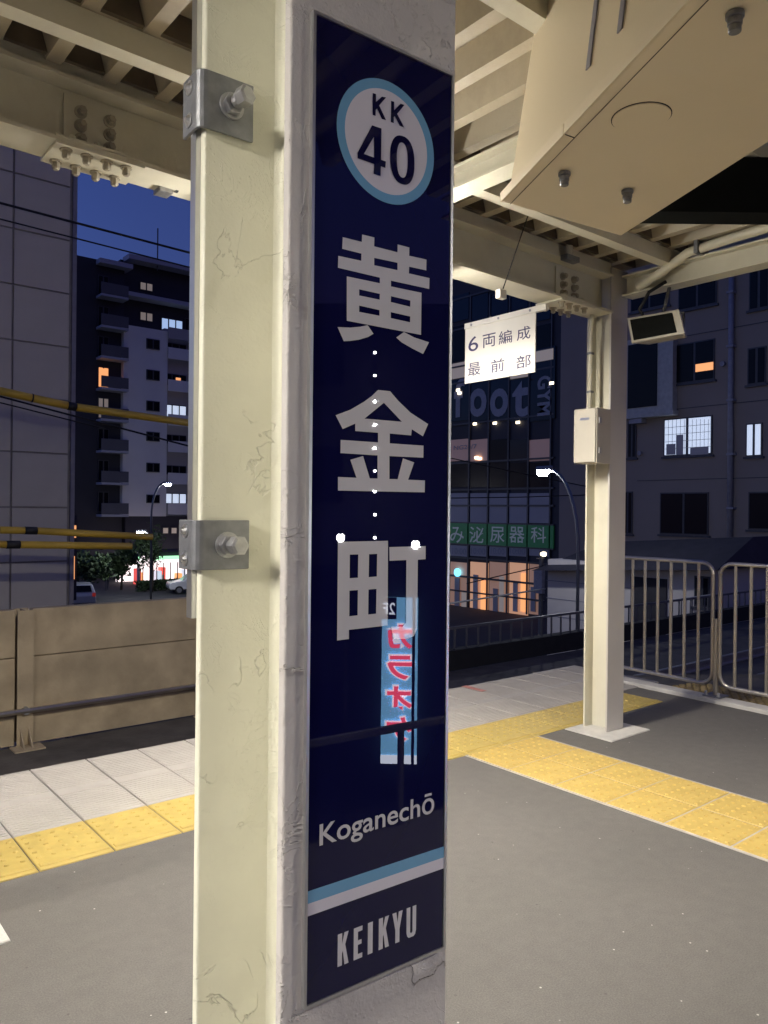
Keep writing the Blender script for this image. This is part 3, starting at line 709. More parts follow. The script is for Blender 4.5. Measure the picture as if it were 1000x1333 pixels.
for s in (.50, .66):
    a = [side_pt(s, .12)+nrm*.004, side_pt(s+.022, .12)+nrm*.004, side_pt(s+.022, .45)+nrm*.004, side_pt(s, .45)+nrm*.004]
    mb = MB(); mb.add(a+[p-nrm*.006 for p in a], [(0,1,2,3),(4,7,6,5),(0,4,5,1),(1,5,6,2),(2,6,7,3),(3,7,4,0)]); mb.build('slot', 'pipe_grey', hb)
c = on(2, ZB, 835, 152); MB().cyl(c+np.array([0,0,-.0035]), c+np.array([0,0,.001]), .071, 40).build('round_cover', 'box_paint', hb)
MB().cyl(c+np.array([0,0,-.0012]), c+np.array([0,0,.001]), .0735, 40).build('cover_seal', 'dark_gap', hb)
for x, y in ((735, 224), (817, 247), (957, 16)):
    c = on(2, ZB, x, y); z = np.array([0,0,-1.])
    bo = MB(); bo.cyl(c+z*.0005, c+z*.012, .018, 20); bo.cyl(c+z*.012, c+z*.026, .0145, 20); bo.cyl(c+z*.026, c+z*.040, .0125, 20)
    bevel(bo.build('fixing_bolt', 'galvanised', hb), .002)
for p in (P1+e*.5+(P2-P1)*.5, P1+e*1.3+(P2-P1)*.5):
    MB().cyl(p+np.array([0,0,.5]), p+np.array([0,0,.7]), .02, 10).build('hanger', 'galvanised', hb)
# dark display hung beyond it
db = thing('dark_display', 'unlit black display board hung beyond the cream housing', 'display', (3.3, 1.2, 2.9))
XD = 3.3
a = atz(842, 275, 3.3); rh = np.array([RT[0], RT[1], 0]); fh = np.array([FW[0], FW[1], 0])*.14; up_ = np.array([0, 0, 2.94-a[2]])
MB().hexa([a, a+rh*1.1, a+rh*1.1+fh, a+fh, a+up_, a+rh*1.1+up_, a+rh*1.1+fh+up_, a+fh+up_]).build('screen', 'screen_black', db)

# ================================================================== PLATFORM END FENCE
def fence_panel(y0, y1, label):
    f = thing('tubular_fence', label, 'fence', (5.73, (y0+y1)/2, .03), 'tubular fence panels at the platform end')
    xf = lambda y: 5.72+(y-3.0)*.03
    r = .09; z0, z1 = .115, 1.045
    pts = []
    for cy, cz, a0 in ((y1-r, z1-r, 0), (y0+r, z1-r, 90), (y0+r, z0+r, 180), (y1-r, z0+r, 270)):
        for k in range(6):
            a = math.radians(a0+k*18); pts.append((xf(cy), cy+r*math.cos(a), cz+r*math.sin(a)))
    pts.append(pts[0]); pts.append(pts[1])
    MB().tube(pts, .0165, 10).build('frame', 'stainless', f)
    n = max(2, int(round((y1-y0)/.118)))
    for k in range(1, n):
        y = y0+(y1-y0)*k/n; MB().cyl((xf(y), y, z0), (xf(y), y, z1), .0125, 10).build('bar', 'stainless', f)
    return f
fence_panel(2.985, 4.05, 'stainless tubular fence panel next to the paving tiles')
fence_panel(1.86, 2.925, 'stainless tubular fence panel further from the track')
fence_panel(.74, 1.80, 'stainless tubular fence panel beyond the middle post')
for y, lab in ((2.957, 'round fence post with a foot plate between the two panels'), (1.83, 'round fence post further from the track')):
    fp = thing('fence_post', lab, 'post', (5.72, y, .03), 'fence posts at the platform end')
    MB().cyl((5.72, y, .03), (5.72, y, .62), .02, 12).build('post', 'stainless', fp)
    bevel(B(5.65, 5.79, y-.07, y+.07, .031, .042).build('foot_plate', 'galvanised', fp), .002)
    for s in (-.05, .05): MB().hexbolt((5.67, y+s, .042), (0,0,1), .011, .03).build('bolt', 'bolt_steel', fp)

# ================================================================== OVERHEAD CABLES
def cable(pa, pb, Y, r, label, sag=.0, m='cable_black', name='overhead_cable', ext=0.):
    A, Bp = on(1, Y, *pa), on(1, Y, *pb)
    d = Bp-A; A = A-d*ext; Bp = Bp+d*ext
    pts = [A+(Bp-A)*t+np.array([0,0,-sag*4*t*(1-t)]) for t in np.linspace(0, 1, 9)]
    return tag(MB().tube(pts, r, 8).build(name, m), label, 'cable')
cable((0,264), (255,331), 11.5, .018, 'thick black cable crossing the blue sky above the flats', ext=.6)
cable((0,285), (255,350), 11.5, .012, 'thin black cable just under the thick one in the sky', ext=.6)
cable((0,516), (255,583), 11.4, .014, 'black cable hanging below the upper yellow guard', ext=.6)
cable((0,524), (100,549), 11.2, .010, 'thin black cable under the upper yellow guard', ext=.4)
cable((590,590), (1000,665), 20., .02, 'dark cable sagging in front of the grey house', sag=.4, ext=.2)
cable((590,640), (1000,618), 21., .02, 'dark cable crossing below the lit house window', sag=.5, ext=.2)
cable((700,735), (1000,655), 19., .02, 'dark cable rising past the small dark roof', sag=.2, ext=.2)
cable((590,785), (700,768), 18., .03, 'pale cable in front of the orange lit shop', m='pale_concrete', ext=.1)
def guard(segs, Y, r, label):
    g = None
    A0 = on(1, Y, *segs[0][0])
    g = thing('cable_guard', label, 'cable guard', A0)
    for i, (pa, pb, m) in enumerate(segs):
        MB().tube([on(1, Y, *pa), on(1, Y, *pb)], r if m == 'cable_guard' else r*1.08, 10).build('sleeve' if m == 'cable_guard' else 'joint', m, g)
gy, gb = 'cable_guard', 'cable_black'
guard([((-60,496),(0,509),gy),((0,509),(41,518),gy),((41,518),(43,518.4),gb),((43,518.4),(88,528),gy),((88,528),(99,530),gb),((99,530),(250,551),gy)], 11., .055, 'yellow cable guard tube slung highest across the track')
guard([((-60,687),(0,690),gy),((0,690),(32,690.5),gy),((32,690.5),(48,691),gb),((48,691),(198,699),gy)], 11., .05, 'yellow cable guard tube with a black band, above its neighbour')
guard([((-60,706),(8,709),gy),((8,709),(26,709),gb),((26,709),(171,711),gy)], 10.8, .05, 'yellow cable guard tube with a black band, lowest of all')

# ================================================================== LEFT BUILDINGS
Yc = 14.0; xr = on(1, Yc, 95, 500)[0]
lbld = thing('panel_building', 'tall grey panel clad building beside the track wall', 'building', (xr-4, Yc+3, -5.0))
B(xr-9, xr-.02, Yc+.04, Yc+8, -5.0, 14).build('core', 'cladding_joint', lbld)
zj = [on(1, Yc, 90, y)[2] for y in (243, 729)]; ph = (zj[0]-zj[1])/7; pw = .93
pan = B(0, pw-.035, 0, .06, 0, ph-.03).mesh('cladding_panel', 'cladding')
trim = B(xr-.03, xr+.04, Yc-.02, Yc+8, -5.0, 14).build('corner_trim', 'pipe_grey', lbld)
for i in range(4):
    for j in range(-4, 12): meshobj('cladding_panel', pan, lbld, (xr-.05-pw*(i+1)-wloc(lbld)[0], Yc-.02-wloc(lbld)[1], zj[1]+ph*j-wloc(lbld)[2]))

# block of flats
YA = 70.0
def ya(x, y, Y=YA): return on(1, Y, x, y)
flats = thing('apartment_block', 'dark ten storey block of flats with a pale grey middle bay', 'building', (*ya(170, 700)[:2], -5.0))
def fbox(x0, x1, y0, y1, d0, d1, name, m, parent=None, Y=YA):
    a, b = ya(x0, (y0+y1)/2, Y), ya(x1, (y0+y1)/2, Y); zt, zb = ya((x0+x1)/2, y0, Y)[2], ya((x0+x1)/2, y1, Y)[2]
    return B(a[0], b[0], Y+d0, Y+d1, zb, zt).build(name, m, parent if parent is not None else flats)
def fwin(x0, x1, y0, y1, d, m, Y=YA, parent=None, frame='window_frame', mull=1):
    f = fbox(x0, x1, y0, y1, d-.12, d+.05, 'window', frame, parent, Y)
    a, b = ya(x0, (y0+y1)/2, Y)[0], ya(x1, (y0+y1)/2, Y)[0]; zt, zb = ya((x0+x1)/2, y0, Y)[2], ya((x0+x1)/2, y1, Y)[2]
    w = (b-a)/(mull+1)
    for k in range(mull+1): B(a+w*k+.07, a+w*(k+1)-.07, Y+d-.15, Y+d-.11, zb+.08, zt-.08).build('pane', m, f)
    return f
def rows(x0, x1, d, m, Y0, Y1): fbox(x0, x1, Y0, Y1, d, d+14, 'wall', m)
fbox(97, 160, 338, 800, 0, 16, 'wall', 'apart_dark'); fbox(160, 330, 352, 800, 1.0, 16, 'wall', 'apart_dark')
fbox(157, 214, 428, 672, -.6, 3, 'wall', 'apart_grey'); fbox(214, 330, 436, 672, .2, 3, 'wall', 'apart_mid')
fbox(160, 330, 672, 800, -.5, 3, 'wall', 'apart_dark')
fbox(125, 168, 343, 349, -1.0, 1, 'cornice', 'slab_grey'); fbox(166, 330, 349, 355, -.4, 1.2, 'cornice', 'slab_grey'); fbox(160, 330, 395, 400, -.4, 1.2, 'cornice', 'slab_grey')
MB().cyl((*ya(205, 350)[:2], ya(205, 352)[2]), (*ya(205, 350)[:2], ya(205, 297)[2]), .06, 6).build('antenna', 'rail_paint', flats)
for i, y in enumerate((391, 431, 470, 510, 550, 590, 631, 672)):
    fbox(125, 160, y-2.5, y+.5, -1.4, 0, 'balcony_slab', 'slab_grey')
    fbox(125, 160, y-17, y-3, -1.4, -1.3, 'balcony_front', 'balcony_dark')
    fwin(127, 141, y-32, y-5, 0, {2: 'glass_dark', 3: 'win_orange', 4: 'win_dim'}.get(i, 'glass_dark'))
    if i == 3: fbox(128, 140, y-30, y-6, -.18, -.16, 'curtain', 'win_orange')
for y0, y1, m in ((365,376,'win_dim'),(404,416,'win_dim'),(443,456,'glass_dark'),(483,496,'glass_dark'),(523,536,'glass_dark'),(563,575,'glass_dark'),(603,615,'glass_dark'),(644,655,'glass_dark')):
    fwin(187, 204, y0, y1, -.6 if y0 > 430 else 1.0, m)
for i, (y0, y1, m) in enumerate(((413,437,'win_blue'),(447,462,'glass_dark'),(487,502,'glass_dark'),(527,545,'win_white'),(566,578,'glass_dark'),(606,618,'glass_dark'),(642,656,'win_white'))):
    w = fwin(215, 243, y0, y1, .2 if i else 1.0, m, mull=2)
    fbox(214, 330, y1, y1+14, -.9, -.8, 'balcony_front', 'apart_grey' if i else 'apart_mid')
    fwin(246, 262, y0, y1, .2 if i else 1.0, 'glass_dark')
fwin(227, 235, 491, 502, -.05, 'win_orange', mull=0)
for x in (208, 219, 230): fwin(x, x+8, 686, 695, -.5, 'win_dim', mull=0)
# convenience store at street level
YS = 62.0
st_ = thing('corner_shop', 'brightly lit corner shop with a green and white sign band at street level', 'shop', (*ya(215, 750, YS)[:2], -5.0))
def sbx(*a): return fbox(*a, parent=st_, Y=YS)
a = ya(180, 750, YS); b = ya(300, 750, YS)
sbx(180, 300, 718, 723, 0, 5, 'roof', 'apart_dark'); sbx(180, 300, 723, 727.5, -.3, 0, 'sign_band', 'shop_green'); sbx(180, 300, 727.6, 731, -.3, 0, 'sign_band', 'shop_white')
sbx(181, 192, 723.2, 733, -.45, -.32, 'logo_board', 'shop_white')
sbx(180, 300, 731, 771, 4.6, 5, 'back_wall', 'shop_white'); sbx(180, 183, 731, 775, 0, .3, 'pillar', 'pale_wall')
for k, x in enumerate(range(186, 300, 9)):
    sbx(x, x+.8, 731, 775, 0, .1, 'mullion', 'window_frame')
    h = 742+((k*7) % 5)*3
    sbx(x+1, x+7, h, 774, 1.5+(k % 3), 2.2+(k % 3), 'shelf', ('shop_red', 'win_orange', 'shop_white', 'win_white', 'pale_wall')[k % 5])
sbx(180, 300, 775, 790, 0, 5, 'floor', 'pale_concrete')
# lit doorways left of the flats' foot
for (x0, x1, y0, y1) in ((90, 99, 683, 700), (90, 97, 724, 755)):
    pass
ll = thing('entrance_block', 'low dark entrance block with orange lit openings beside the panel building', 'building', (*ya(90, 740, 45)[:2], -5.0))
fbox(70, 100, 670, 782, 0, 4, 'wall', 'apart_dark', ll, 45); fbox(90, 98.5, 684, 700, -.1, .02, 'opening', 'win_orange', ll, 45); fbox(89.5, 96.5, 724, 754, -.1, .02, 'opening', 'win_orange', ll, 45)

# street lamps
def street_lamp(P, h, arm, glow, label, r=.09, head=.3, globe=0.):
    """P = foot, arm = horizontal vector to the head"""
    P = np.array(P, float); arm = np.array([*arm, 0.])
    L_ = thing('street_lamp', label, 'street lamp', P)
    n = np.linalg.norm(arm); d = arm/n
    pts = [P, P+np.array([0,0,h*.72])] + [P+np.array([0,0,h*.72])+d*n*(1-math.cos(a))*1.0+np.array([0,0,h*.28*math.sin(a)]) for a in np.linspace(.15, math.pi/2, 8)]
    MB().tube(pts, r, 8).build('pole', 'galvanised', L_)
    t = pts[-1]; side = np.array([-d[1], d[0], 0])
    hd = MB(); w = head*.45
    hd.hexa([t-side*w*.5-d*.1, t+d*head*2-side*w, t+d*head*2+side*w, t+side*w*.5-d*.1] + [p+np.array([0,0,.12]) for p in (t-side*w*.5-d*.1, t+d*head*2-side*w*.8, t+d*head*2+side*w*.8, t+side*w*.5-d*.1)])
    bevel(hd.build('head', 'galvanised', L_), .03)
    c = t+d*head*1.1; z = np.array([0,0,-.02]); k = glow
    le = MB(); lo = np.array([0,0,-.16])
    le.hexa([c-d*head*.5-side*w*.5+lo, c+d*head*.5-side*w*.5+lo, c+d*head*.5+side*w*.5+lo, c-d*head*.5+side*w*.5+lo] + [q+z for q in (c-d*head*.8-side*w*.7, c+d*head*.8-side*w*.7, c+d*head*.8+side*w*.7, c-d*head*.8+side*w*.7)])
    if globe:
        le = MB(); le.smooth = True
        rings = [le.ring(c+np.array([0,0,-.06-globe*math.cos(a)]), np.array([1.,0,0]), np.array([0,1.,0]), globe*math.sin(a), 12) for a in np.linspace(.05, math.pi-.05, 8)]
        le.add([q for g_ in rings for q in g_], [(i*12+j, i*12+(j+1) % 12, i*12+12+(j+1) % 12, i*12+12+j) for i in range(7) for j in range(12)])
    le.build('lens', k, L_)
    return L_
p = on(1, 50, 196, 790); top = on(1, 50, 205, 629)
street_lamp((p[0], 50, -5.0), top[2]+5.0, (.9, .1), 'street_glow', 'white street lamp in front of the block of flats', .07, .28)
p = on(1, 52, 197, 790); top = on(1, 52, 189, 692)
street_lamp((p[0], 52, -5.0), top[2]+5.0, (-.5, .0), 'street_glow', 'lower white street lamp on a short pole near the lit shop', .05, .3)
hd = on(0, 17, 701, 617); ft = on(0, 17, 752, 790)
street_lamp((17, ft[1], -5.0), hd[2]+5.1, (0.05, hd[1]-ft[1]-.35), 'street_glow', 'curved arm street lamp beside the dark glass building', .045, .22)

# trees, hedge, car, person on the street
def tree(px, py, Y, h, r, label, zb=-5.0, n=1400, ls=.16):
    c = ya(px, py, Y); t = thing('street_tree', label, 'tree', (c[0], Y, zb))
    tr = MB(); top = zb+h*.62
    tr.tube([(c[0],Y,zb),(c[0]+.05,Y,zb+h*.3),(c[0]-.03,Y,top)], .09, 7)
    for k in range(7):
        a = k*2.4; tr.cyl((c[0],Y,zb+h*(.32+.04*k)), (c[0]+math.cos(a)*r*.7,Y+math.sin(a)*r*.7,zb+h*(.55+.05*k)), .035, 5, .012)
    tr.build('trunk', 'bark', t)
    cl = [np.array([random.gauss(0,.42)*r, random.gauss(0,.42)*r, h*(.68+random.gauss(0,.13))]) for _ in range(16)]
    mb = MB()
    for _ in range(n):
        q = random.choice(cl)+np.array([random.gauss(0,.2)*r, random.gauss(0,.2)*r, random.gauss(0,.07)*h])+np.array([c[0],Y,zb])
        a = np.random.normal(size=3); a /= np.linalg.norm(a); b = np.cross(a, np.random.normal(size=3)); b /= np.linalg.norm(b)
        s = ls*random.uniform(.6, 1.2); mb.add([q-a*s, q+b*s*.5, q+a*s, q-b*s*.5], [(0,1,2,3)])
    mb.build('crown', 'leaf', t)
tree(198, 760, 57, 4.6, 1.3, 'small leafy tree in front of the lit shop')
tree(116, 760, 55, 3.6, 1.5, 'dark bushy tree beside the panel building', n=2600, ls=.2)
tree(158, 760, 60, 3.2, 1.1, 'dark bushy tree between the flats and the lit shop', n=2000, ls=.2)
hm = MB(); 
for _ in range(2600):
    x = random.uniform(ya(178, 775, 58)[0], ya(262, 775, 58)[0]); q = np.array([x, 58+random.uniform(-.5,.5), -5.0+.8*random.random()**.6])
    a = np.random.normal(size=3); a /= np.linalg.norm(a); b = np.cross(a, np.random.normal(size=3)); b /= np.linalg.norm(b)
    hm.add([q-a*.12, q+b*.07, q+a*.12, q-b*.07], [(0,1,2,3)])
tag(hm.build('hedge', 'leaf'), 'low clipped hedge along the pavement by the shop', 'hedge')
def car(px, py, Y, label, rz):
    c = ya(px, py, Y); t = thing('parked_car', label, 'car', (c[0], Y, -5.0), 'cars in the street below'); t.rotation_euler = (0,0,rz)
    prof = [(-2.1,.35),(2.0,.35),(2.1,.6),(2.0,.85),(1.1,1.0),(.45,1.48),(-1.5,1.5),(-1.95,1.05),(-2.12,.8)]
    n = len(prof); mb = MB()
    ws = [.84 if z < 1.1 else .66 for x, z in prof]
    mb.v = [(x,-w,z) for (x,z),w in zip(prof,ws)]+[(x,w,z) for (x,z),w in zip(prof,ws)]
    mb.f = [tuple(range(n)), tuple(range(2*n-1,n-1,-1))]+[(k,n+k,n+(k+1)%n,(k+1)%n) for k in range(n)]
    bevel(mb.build('body', 'car_white', t, True), .06, 2)
    MB().hexa([(-1.98,-.6,1.08),(-1.92,-.6,1.06),(-1.92,.6,1.06),(-1.98,.6,1.08),(-1.60,-.54,1.44),(-1.54,-.54,1.43),(-1.54,.54,1.43),(-1.60,.54,1.44)]).build('rear_window', 'glass_dark', t, True)
    for s in (-1, 1):
        mb = MB(); mb.add([(-1.6,s*.81,1.04),(.85,s*.81,1.04),(.4,s*.69,1.4),(-1.35,s*.69,1.42),(-1.6,s*.77,1.04),(.85,s*.77,1.04),(.4,s*.65,1.4),(-1.35,s*.65,1.42)], [(0,1,2,3),(4,7,6,5),(0,4,5,1),(1,5,6,2),(2,6,7,3),(3,7,4,0)]); mb.build('side_window', 'glass_dark', t, True)
        B(-2.15,-2.05,s*.72-.1,s*.72+.1,.78,1.0).build('tail_lamp', 'tail_red', t, True)
        for x in (-1.35, 1.35):
            wh = MB().cyl((x,s*.66,.31),(x,s*.86,.31),.31,18).build('wheel', 'tyre', t, True); MB().cyl((x,s*.86,.31),(x,s*.875,.31),.19,14).build('rim', 'bolt_steel', wh, True)
car(104, 790, 52, 'white hatchback parked beside the panel building', math.radians(75))
car(254, 790, 55, 'white car partly hidden behind the near column', math.radians(165))
c = ya(139, 783, 60)
per = thing('person', 'person in a bright green vest walking on the street below', 'person', (c[0], 60, -5.0))
def skin(name, pts, edges, rad, m, parent):
    me = bpy.data.meshes.new(name); me.from_pydata(pts, edges, []); o = bpy.data.objects.new(name, me); COL.objects.link(o); o.parent = parent
    o.modifiers.new('skin', 'SKIN'); sv = me.skin_vertices if me.skin_vertices else None
    if not me.skin_vertices: me.attributes
    bpy.context.view_layer.objects.active = o
    lay = me.skin_vertices[0].data
    for v, r_ in zip(lay, rad): v.radius = (r_, r_)
    lay[0].use_root = True
    o.modifiers.new('sub', 'SUBSURF').levels = 1; o.modifiers['sub'].render_levels = 1
    me.materials.append(MATS[m]); return o
try:
    pp = [(0,0,.95),(0,0,1.15),(0,0,1.36),(0,0,1.48),(0,0,1.60),(.0,-.01,1.70),(-.10,0,.88),(-.11,-.08,.48),(-.11,.06,.08),(.10,0,.88),(.11,.1,.48),(.11,.2,.10),(-.19,0,1.36),(-.25,.06,1.08),(-.25,-.04,.84),(.19,0,1.36),(.25,-.06,1.08),(.25,-.14,.86),(-.11,-.08,.04),(.11,.08,.05)]
    ee = [(0,1),(1,2),(2,3),(3,4),(4,5),(0,6),(6,7),(7,8),(8,18),(0,9),(9,10),(10,11),(11,19),(2,12),(12,13),(13,14),(2,15),(15,16),(16,17)]
    rr = [.14,.14,.15,.06,.10,.08,.09,.065,.045,.09,.065,.045,.065,.048,.035,.065,.048,.035,.04,.04]
    skin('body', pp, ee, rr, 'trousers', per)
    skin('vest', [(0,0,.98),(0,0,1.15),(0,0,1.36),(-.17,0,1.38),(.17,0,1.38)], [(0,1),(1,2),(2,3),(2,4)], [.17,.165,.18,.10,.10], 'vest', per)
    skin('hair', [(0,.02,1.64),(0,.02,1.74)], [(0,1)], [.105,.085], 'hair', per)
except Exception as ex:
    print('person', ex)

# ================================================================== RIGHT BUILDINGS (faces along Y)
def rbox(X, x0, x1, y0, y1, d0, d1, name, m, parent):
    a, b = on(0, X, x0, (y0+y1)/2), on(0, X, x1, (y0+y1)/2); xm = (x0+x1)/2
    zt, zb = on(0, X, xm, y0)[2], on(0, X, xm, y1)[2]
    return B(X+d0, X+d1, min(a[1], b[1]), max(a[1], b[1]), min(zt, zb), max(zt, zb)).build(name, m, parent)
def rwin(X, x0, x1, y0, y1, d, m, parent, mull=1, frame='window_frame', bar=.05, dep=.1):
    f = rbox(X, x0, x1, y0, y1, d-dep*.5, d+.05, 'window', frame, parent)
    ya_, yb_ = sorted((on(0, X, x0, (y0+y1)/2)[1], on(0, X, x1, (y0+y1)/2)[1])); xm = (x0+x1)/2
    zt, zb = on(0, X, xm, y0)[2], on(0, X, xm, y1)[2]; w = (yb_-ya_)/(mull+1)
    for k in range(mull+1): B(X+d-dep*.5-.02, X+d-dep*.5-.004, ya_+w*k+bar, ya_+w*(k+1)-bar, zb+bar, zt-bar).build('pane', m, f)
    B(X+d-dep, X+d-.002, ya_-.08, yb_+.08, zb-.09, zb-.01).build('sill', frame, f)
    return f
XG = 37.5
gym = thing('glass_building', 'dark blue glass building with gym lettering and a green clinic banner', 'building', (XG, on(0, XG, 660, 700)[1], -5.0))
rbox(XG, 540, 735, 300, 900, 0, 12, 'wall', 'apart_dark', gym)
# floors of dark glass with mullions
xs = [560, 586, 612, 637, 663, 689, 718]
def glassrow(y0, y1, m, xs=xs, d=-.06):
    for i in range(len(xs)-1): rbox(XG, xs[i]+.9, xs[i+1]-.9, y0, y1, d, .02, 'pane', m if isinstance(m, str) else m[i % len(m)], gym)
glassrow(384, 418, 'glass_blue'); glassrow(424, 470, ['glass_blue', 'glass_dark']); glassrow(472, 492, ['glass_blue', 'win_dim', 'glass_blue'])
glassrow(494, 548, 'glass_blue'); glassrow(572, 600, ['glass_blue', 'pane_dim', 'pane_dim', 'glass_dark']); glassrow(602, 634, 'glass_dark')
glassrow(642, 657, 'apart_mid'); glassrow(659, 681, 'apart_mid')
glassrow(710, 724, 'apart_mid')
rbox(XG, 540, 722, 682, 709, -.12, -.03, 'banner', 'banner_green', gym)
for c, x0, x1 in (('み', 588, 606), ('泌', 613, 633), ('尿', 640, 659), ('器', 665, 685), ('科', 693, 713)):
    a, b = on(0, XG, x0, 706), on(0, XG, x1, 686)
    text_part('character', c, (XG-.14, 0, 0), (0,-1,0), (0,0,1), (-a[1], -b[1], a[2], b[2]), 'banner_letter', gym, .006)
for x0, x1 in ((590, 608), (614, 633), (640, 658), (665, 685)):
    a, b = on(0, XG, x0, 721), on(0, XG, x1, 714); text_part('lettering', '10:00', (XG-.08, 0, 0), (0,-1,0), (0,0,1), (-a[1], -b[1], a[2], b[2]), 'letter_blue', gym, .01)
for c, x0, x1, y0 in (('f', 592, 606, 492), ('o', 612, 635, 504), ('o', 639, 663, 504), ('t', 668, 690, 494)):
    a, b = on(0, XG, x0, 544), on(0, XG, x1, y0); text_part('lettering', c, (XG-.09, 0, 0), (0,-1,0), (0,0,1), (-a[1], -b[1], a[2], b[2]), 'letter_blue', gym, .03)
rbox(XG, 696, 724, 453, 546, -.10, -.03, 'sign_panel', 'glass_blue', gym)
a, b = on(0, XG, 701, 542), on(0, XG, 720, 488)   # GYM, turned on its side
text_part('lettering', 'GYM', (XG-.12, 0, 0), (0,0,-1), (0,-1,0), (-b[2], -a[2], -a[1], -b[1]), 'letter_blue', gym, .03)
rbox(XG, 698, 722, 456, 470, -.14, -.105, 'light_panel', 'win_dim', gym)
a, b = on(0, XG, 592, 586), on(0, XG, 622, 578); text_part('lettering', 'NG24/7', (XG-.09, 0, 0), (0,-1,0), (0,0,1), (-a[1], -b[1], a[2], b[2]), 'letter_blue', gym, .01)
for x, y in ((598, 508), (620, 552), (646, 551), (676, 550), (622, 596), (626, 597), (720, 499), (600, 512)):
    c = on(0, XG, x, y); B(XG-.16, XG-.09, c[1]-.14, c[1]+.14, c[2]-.08, c[2]+.08).build('downlight', 'spot_glow', gym)
glassrow(732, 800, ['shop_orange', 'shop_dim', 'shop_orange', 'shop_dim', 'shop_orange', 'shop_dim'], xs=[560, 586, 612, 637, 663, 689, 706], d=-.06)
for i, x in enumerate((566, 575, 594, 603, 618, 628, 644, 652, 670, 680, 693)):
    h = (745, 760, 752, 770, 748, 756, 766, 750, 758, 746, 764)[i]
    rbox(XG, x, x+6, h, 796, -.16, -.08, 'display_item', ('pale_wall', 'win_orange', 'apart_mid', 'win_dim')[i % 4], gym)
rbox(XG, 560, 706, 752, 754.5, -.2, -.08, 'shelf', 'window_frame', gym); rbox(XG, 560, 706, 772, 774, -.2, -.08, 'shelf', 'window_frame', gym)
c = on(0, XG, 599, 745); MB().cyl((XG-.3, c[1], c[2]), (XG-.2, c[1], c[2]), .28, 16).build('neon_disc', 'cyan_glow', gym)
for x in xs: rbox(XG, x-.9, x+.9, 384, 800, -.12, .0, 'mullion', 'window_frame', gym)
for y in (380, 421, 471, 493, 549, 601, 637, 658, 681.2, 709.6, 728): rbox(XG, 540, 722, y-1, y+1.2, -.11, .0, 'transom', 'window_frame', gym)

XH = 29.0
hs = thing('grey_house', 'four storey grey rendered house with one lit window and a drain pipe', 'building', (XH, on(0, XH, 900, 600)[1], -5.0))
rbox(XH, 729, 1090, 250, 900, 0, 9, 'wall', 'house_wall', hs)
rwin(XH, 865, 928, 543, 593, 0, 'win_white', hs, bar=.06)
for x0, x1, y0, y1 in ((869, 881, 578, 592), (882, 891, 566, 592), (900, 924, 582, 592)):
    rbox(XH, x0, x1, y0, y1, -.085, -.078, 'silhouette', 'apart_mid', hs)
for k in range(1, 12): rbox(XH, 866+5.2*k, 866.5+5.2*k, 546, 591, -.0745, -.0715, 'lattice', 'frame_pale', hs)
for k in range(1, 5): rbox(XH, 867, 926, 545+9.4*k, 545.6+9.4*k, -.0771, -.0750, 'lattice', 'frame_pale', hs)
rwin(XH, 880, 931, 445, 497, 0, 'glass_dark', hs); rbox(XH, 907, 930, 473, 483, -.085, -.078, 'lit_blind', 'win_orange', hs)
rwin(XH, 860, 923, 641, 696, 0, 'glass_dark', hs); rwin(XH, 884, 934, 352, 400, 0, 'glass_dark', hs)
rwin(XH, 976, 1002, 346, 402, 0, 'glass_dark', hs); rwin(XH, 974, 998, 452, 500, 0, 'glass_dark', hs)
rwin(XH, 972, 993, 551, 594, 0, 'win_white', hs); rwin(XH, 975, 1040, 640, 690, 0, 'glass_dark', hs)
rwin(XH, 818, 829, 548, 596, 0, 'glass_dark', hs); rwin(XH, 812, 824, 640, 695, 0, 'glass_dark', hs)
rwin(XH, 822, 872, 356, 402, 0, 'glass_dark', hs)
f = rbox(XH, 818, 882, 440, 540, -.35, 0, 'bay_frame', 'frame_pale', hs); rbox(XH, 824, 862, 448, 531, -.38, -.352, 'pane', 'glass_dark', f)
rbox(XH, 816, 884, 538, 544, -.45, -.0, 'sill', 'frame_pale', hs)
for x in (955,): 
    a = on(0, XH, x, 340); b = on(0, XH, x-3, 740); MB().tube([(XH-.15, a[1], a[2]+1), (XH-.15, b[1], b[2])], .10, 10).build('drain_pipe', 'pipe_grey', hs)
    for y in (380, 450, 520, 590, 660): rbox(XH, x-5, x+4, y, y+3, -.27, 0, 'pipe_bracket', 'pipe_grey', hs)
for y in (425, 524, 622): rbox(XH, 830, 1090, y, y+1.0, -.02, 0, 'score_line', 'window_frame', hs)
for x, y in ((834, 590), (942, 474)):
    c = on(0, XH, x, y); MB().cyl((XH-.12, c[1], c[2]), (XH, c[1], c[2]), .1, 12).build('vent', 'pipe_grey', hs)
rbox(XH, 826, 842, 546, 552, -.4, 0, 'hood', 'pipe_grey', hs)

XL = 20.0
lh = thing('low_house', 'low pale house with a dark pitched roof behind the platform fence', 'house', (XL, on(0, XL, 830, 800)[1], -5.0))
rbox(XL, 712, 930, 735, 1000, 0, 5, 'wall', 'pale_wall', lh)
e0, e1 = on(0, XL, 705, 742), on(0, XL, 946, 741); r0, r1 = on(0, XL, 738, 707), on(0, XL, 935, 700)
mb = MB(); mb.hexa([(XL-.5, e1[1], e1[2]), (XL+5.4, e1[1], e1[2]), (XL+5.4, e0[1], e0[2]), (XL-.5, e0[1], e0[2]), (XL+2, r1[1], r1[2]), (XL+3, r1[1], r1[2]), (XL+3, r0[1], r0[2]), (XL+2, r0[1], r0[2])]); mb.build('roof', 'roof_dark', lh)
rbox(XL, 822, 868, 752, 900, -.06, .0, 'shutter', 'roof_dark', lh)
for y in (760, 784, 808): rbox(XL, 712, 822, y, y+1, -.012, 0, 'board_joint', 'pipe_grey', lh)
rwin(XL, 905, 925, 750, 790, 0, 'glass_dark', lh)
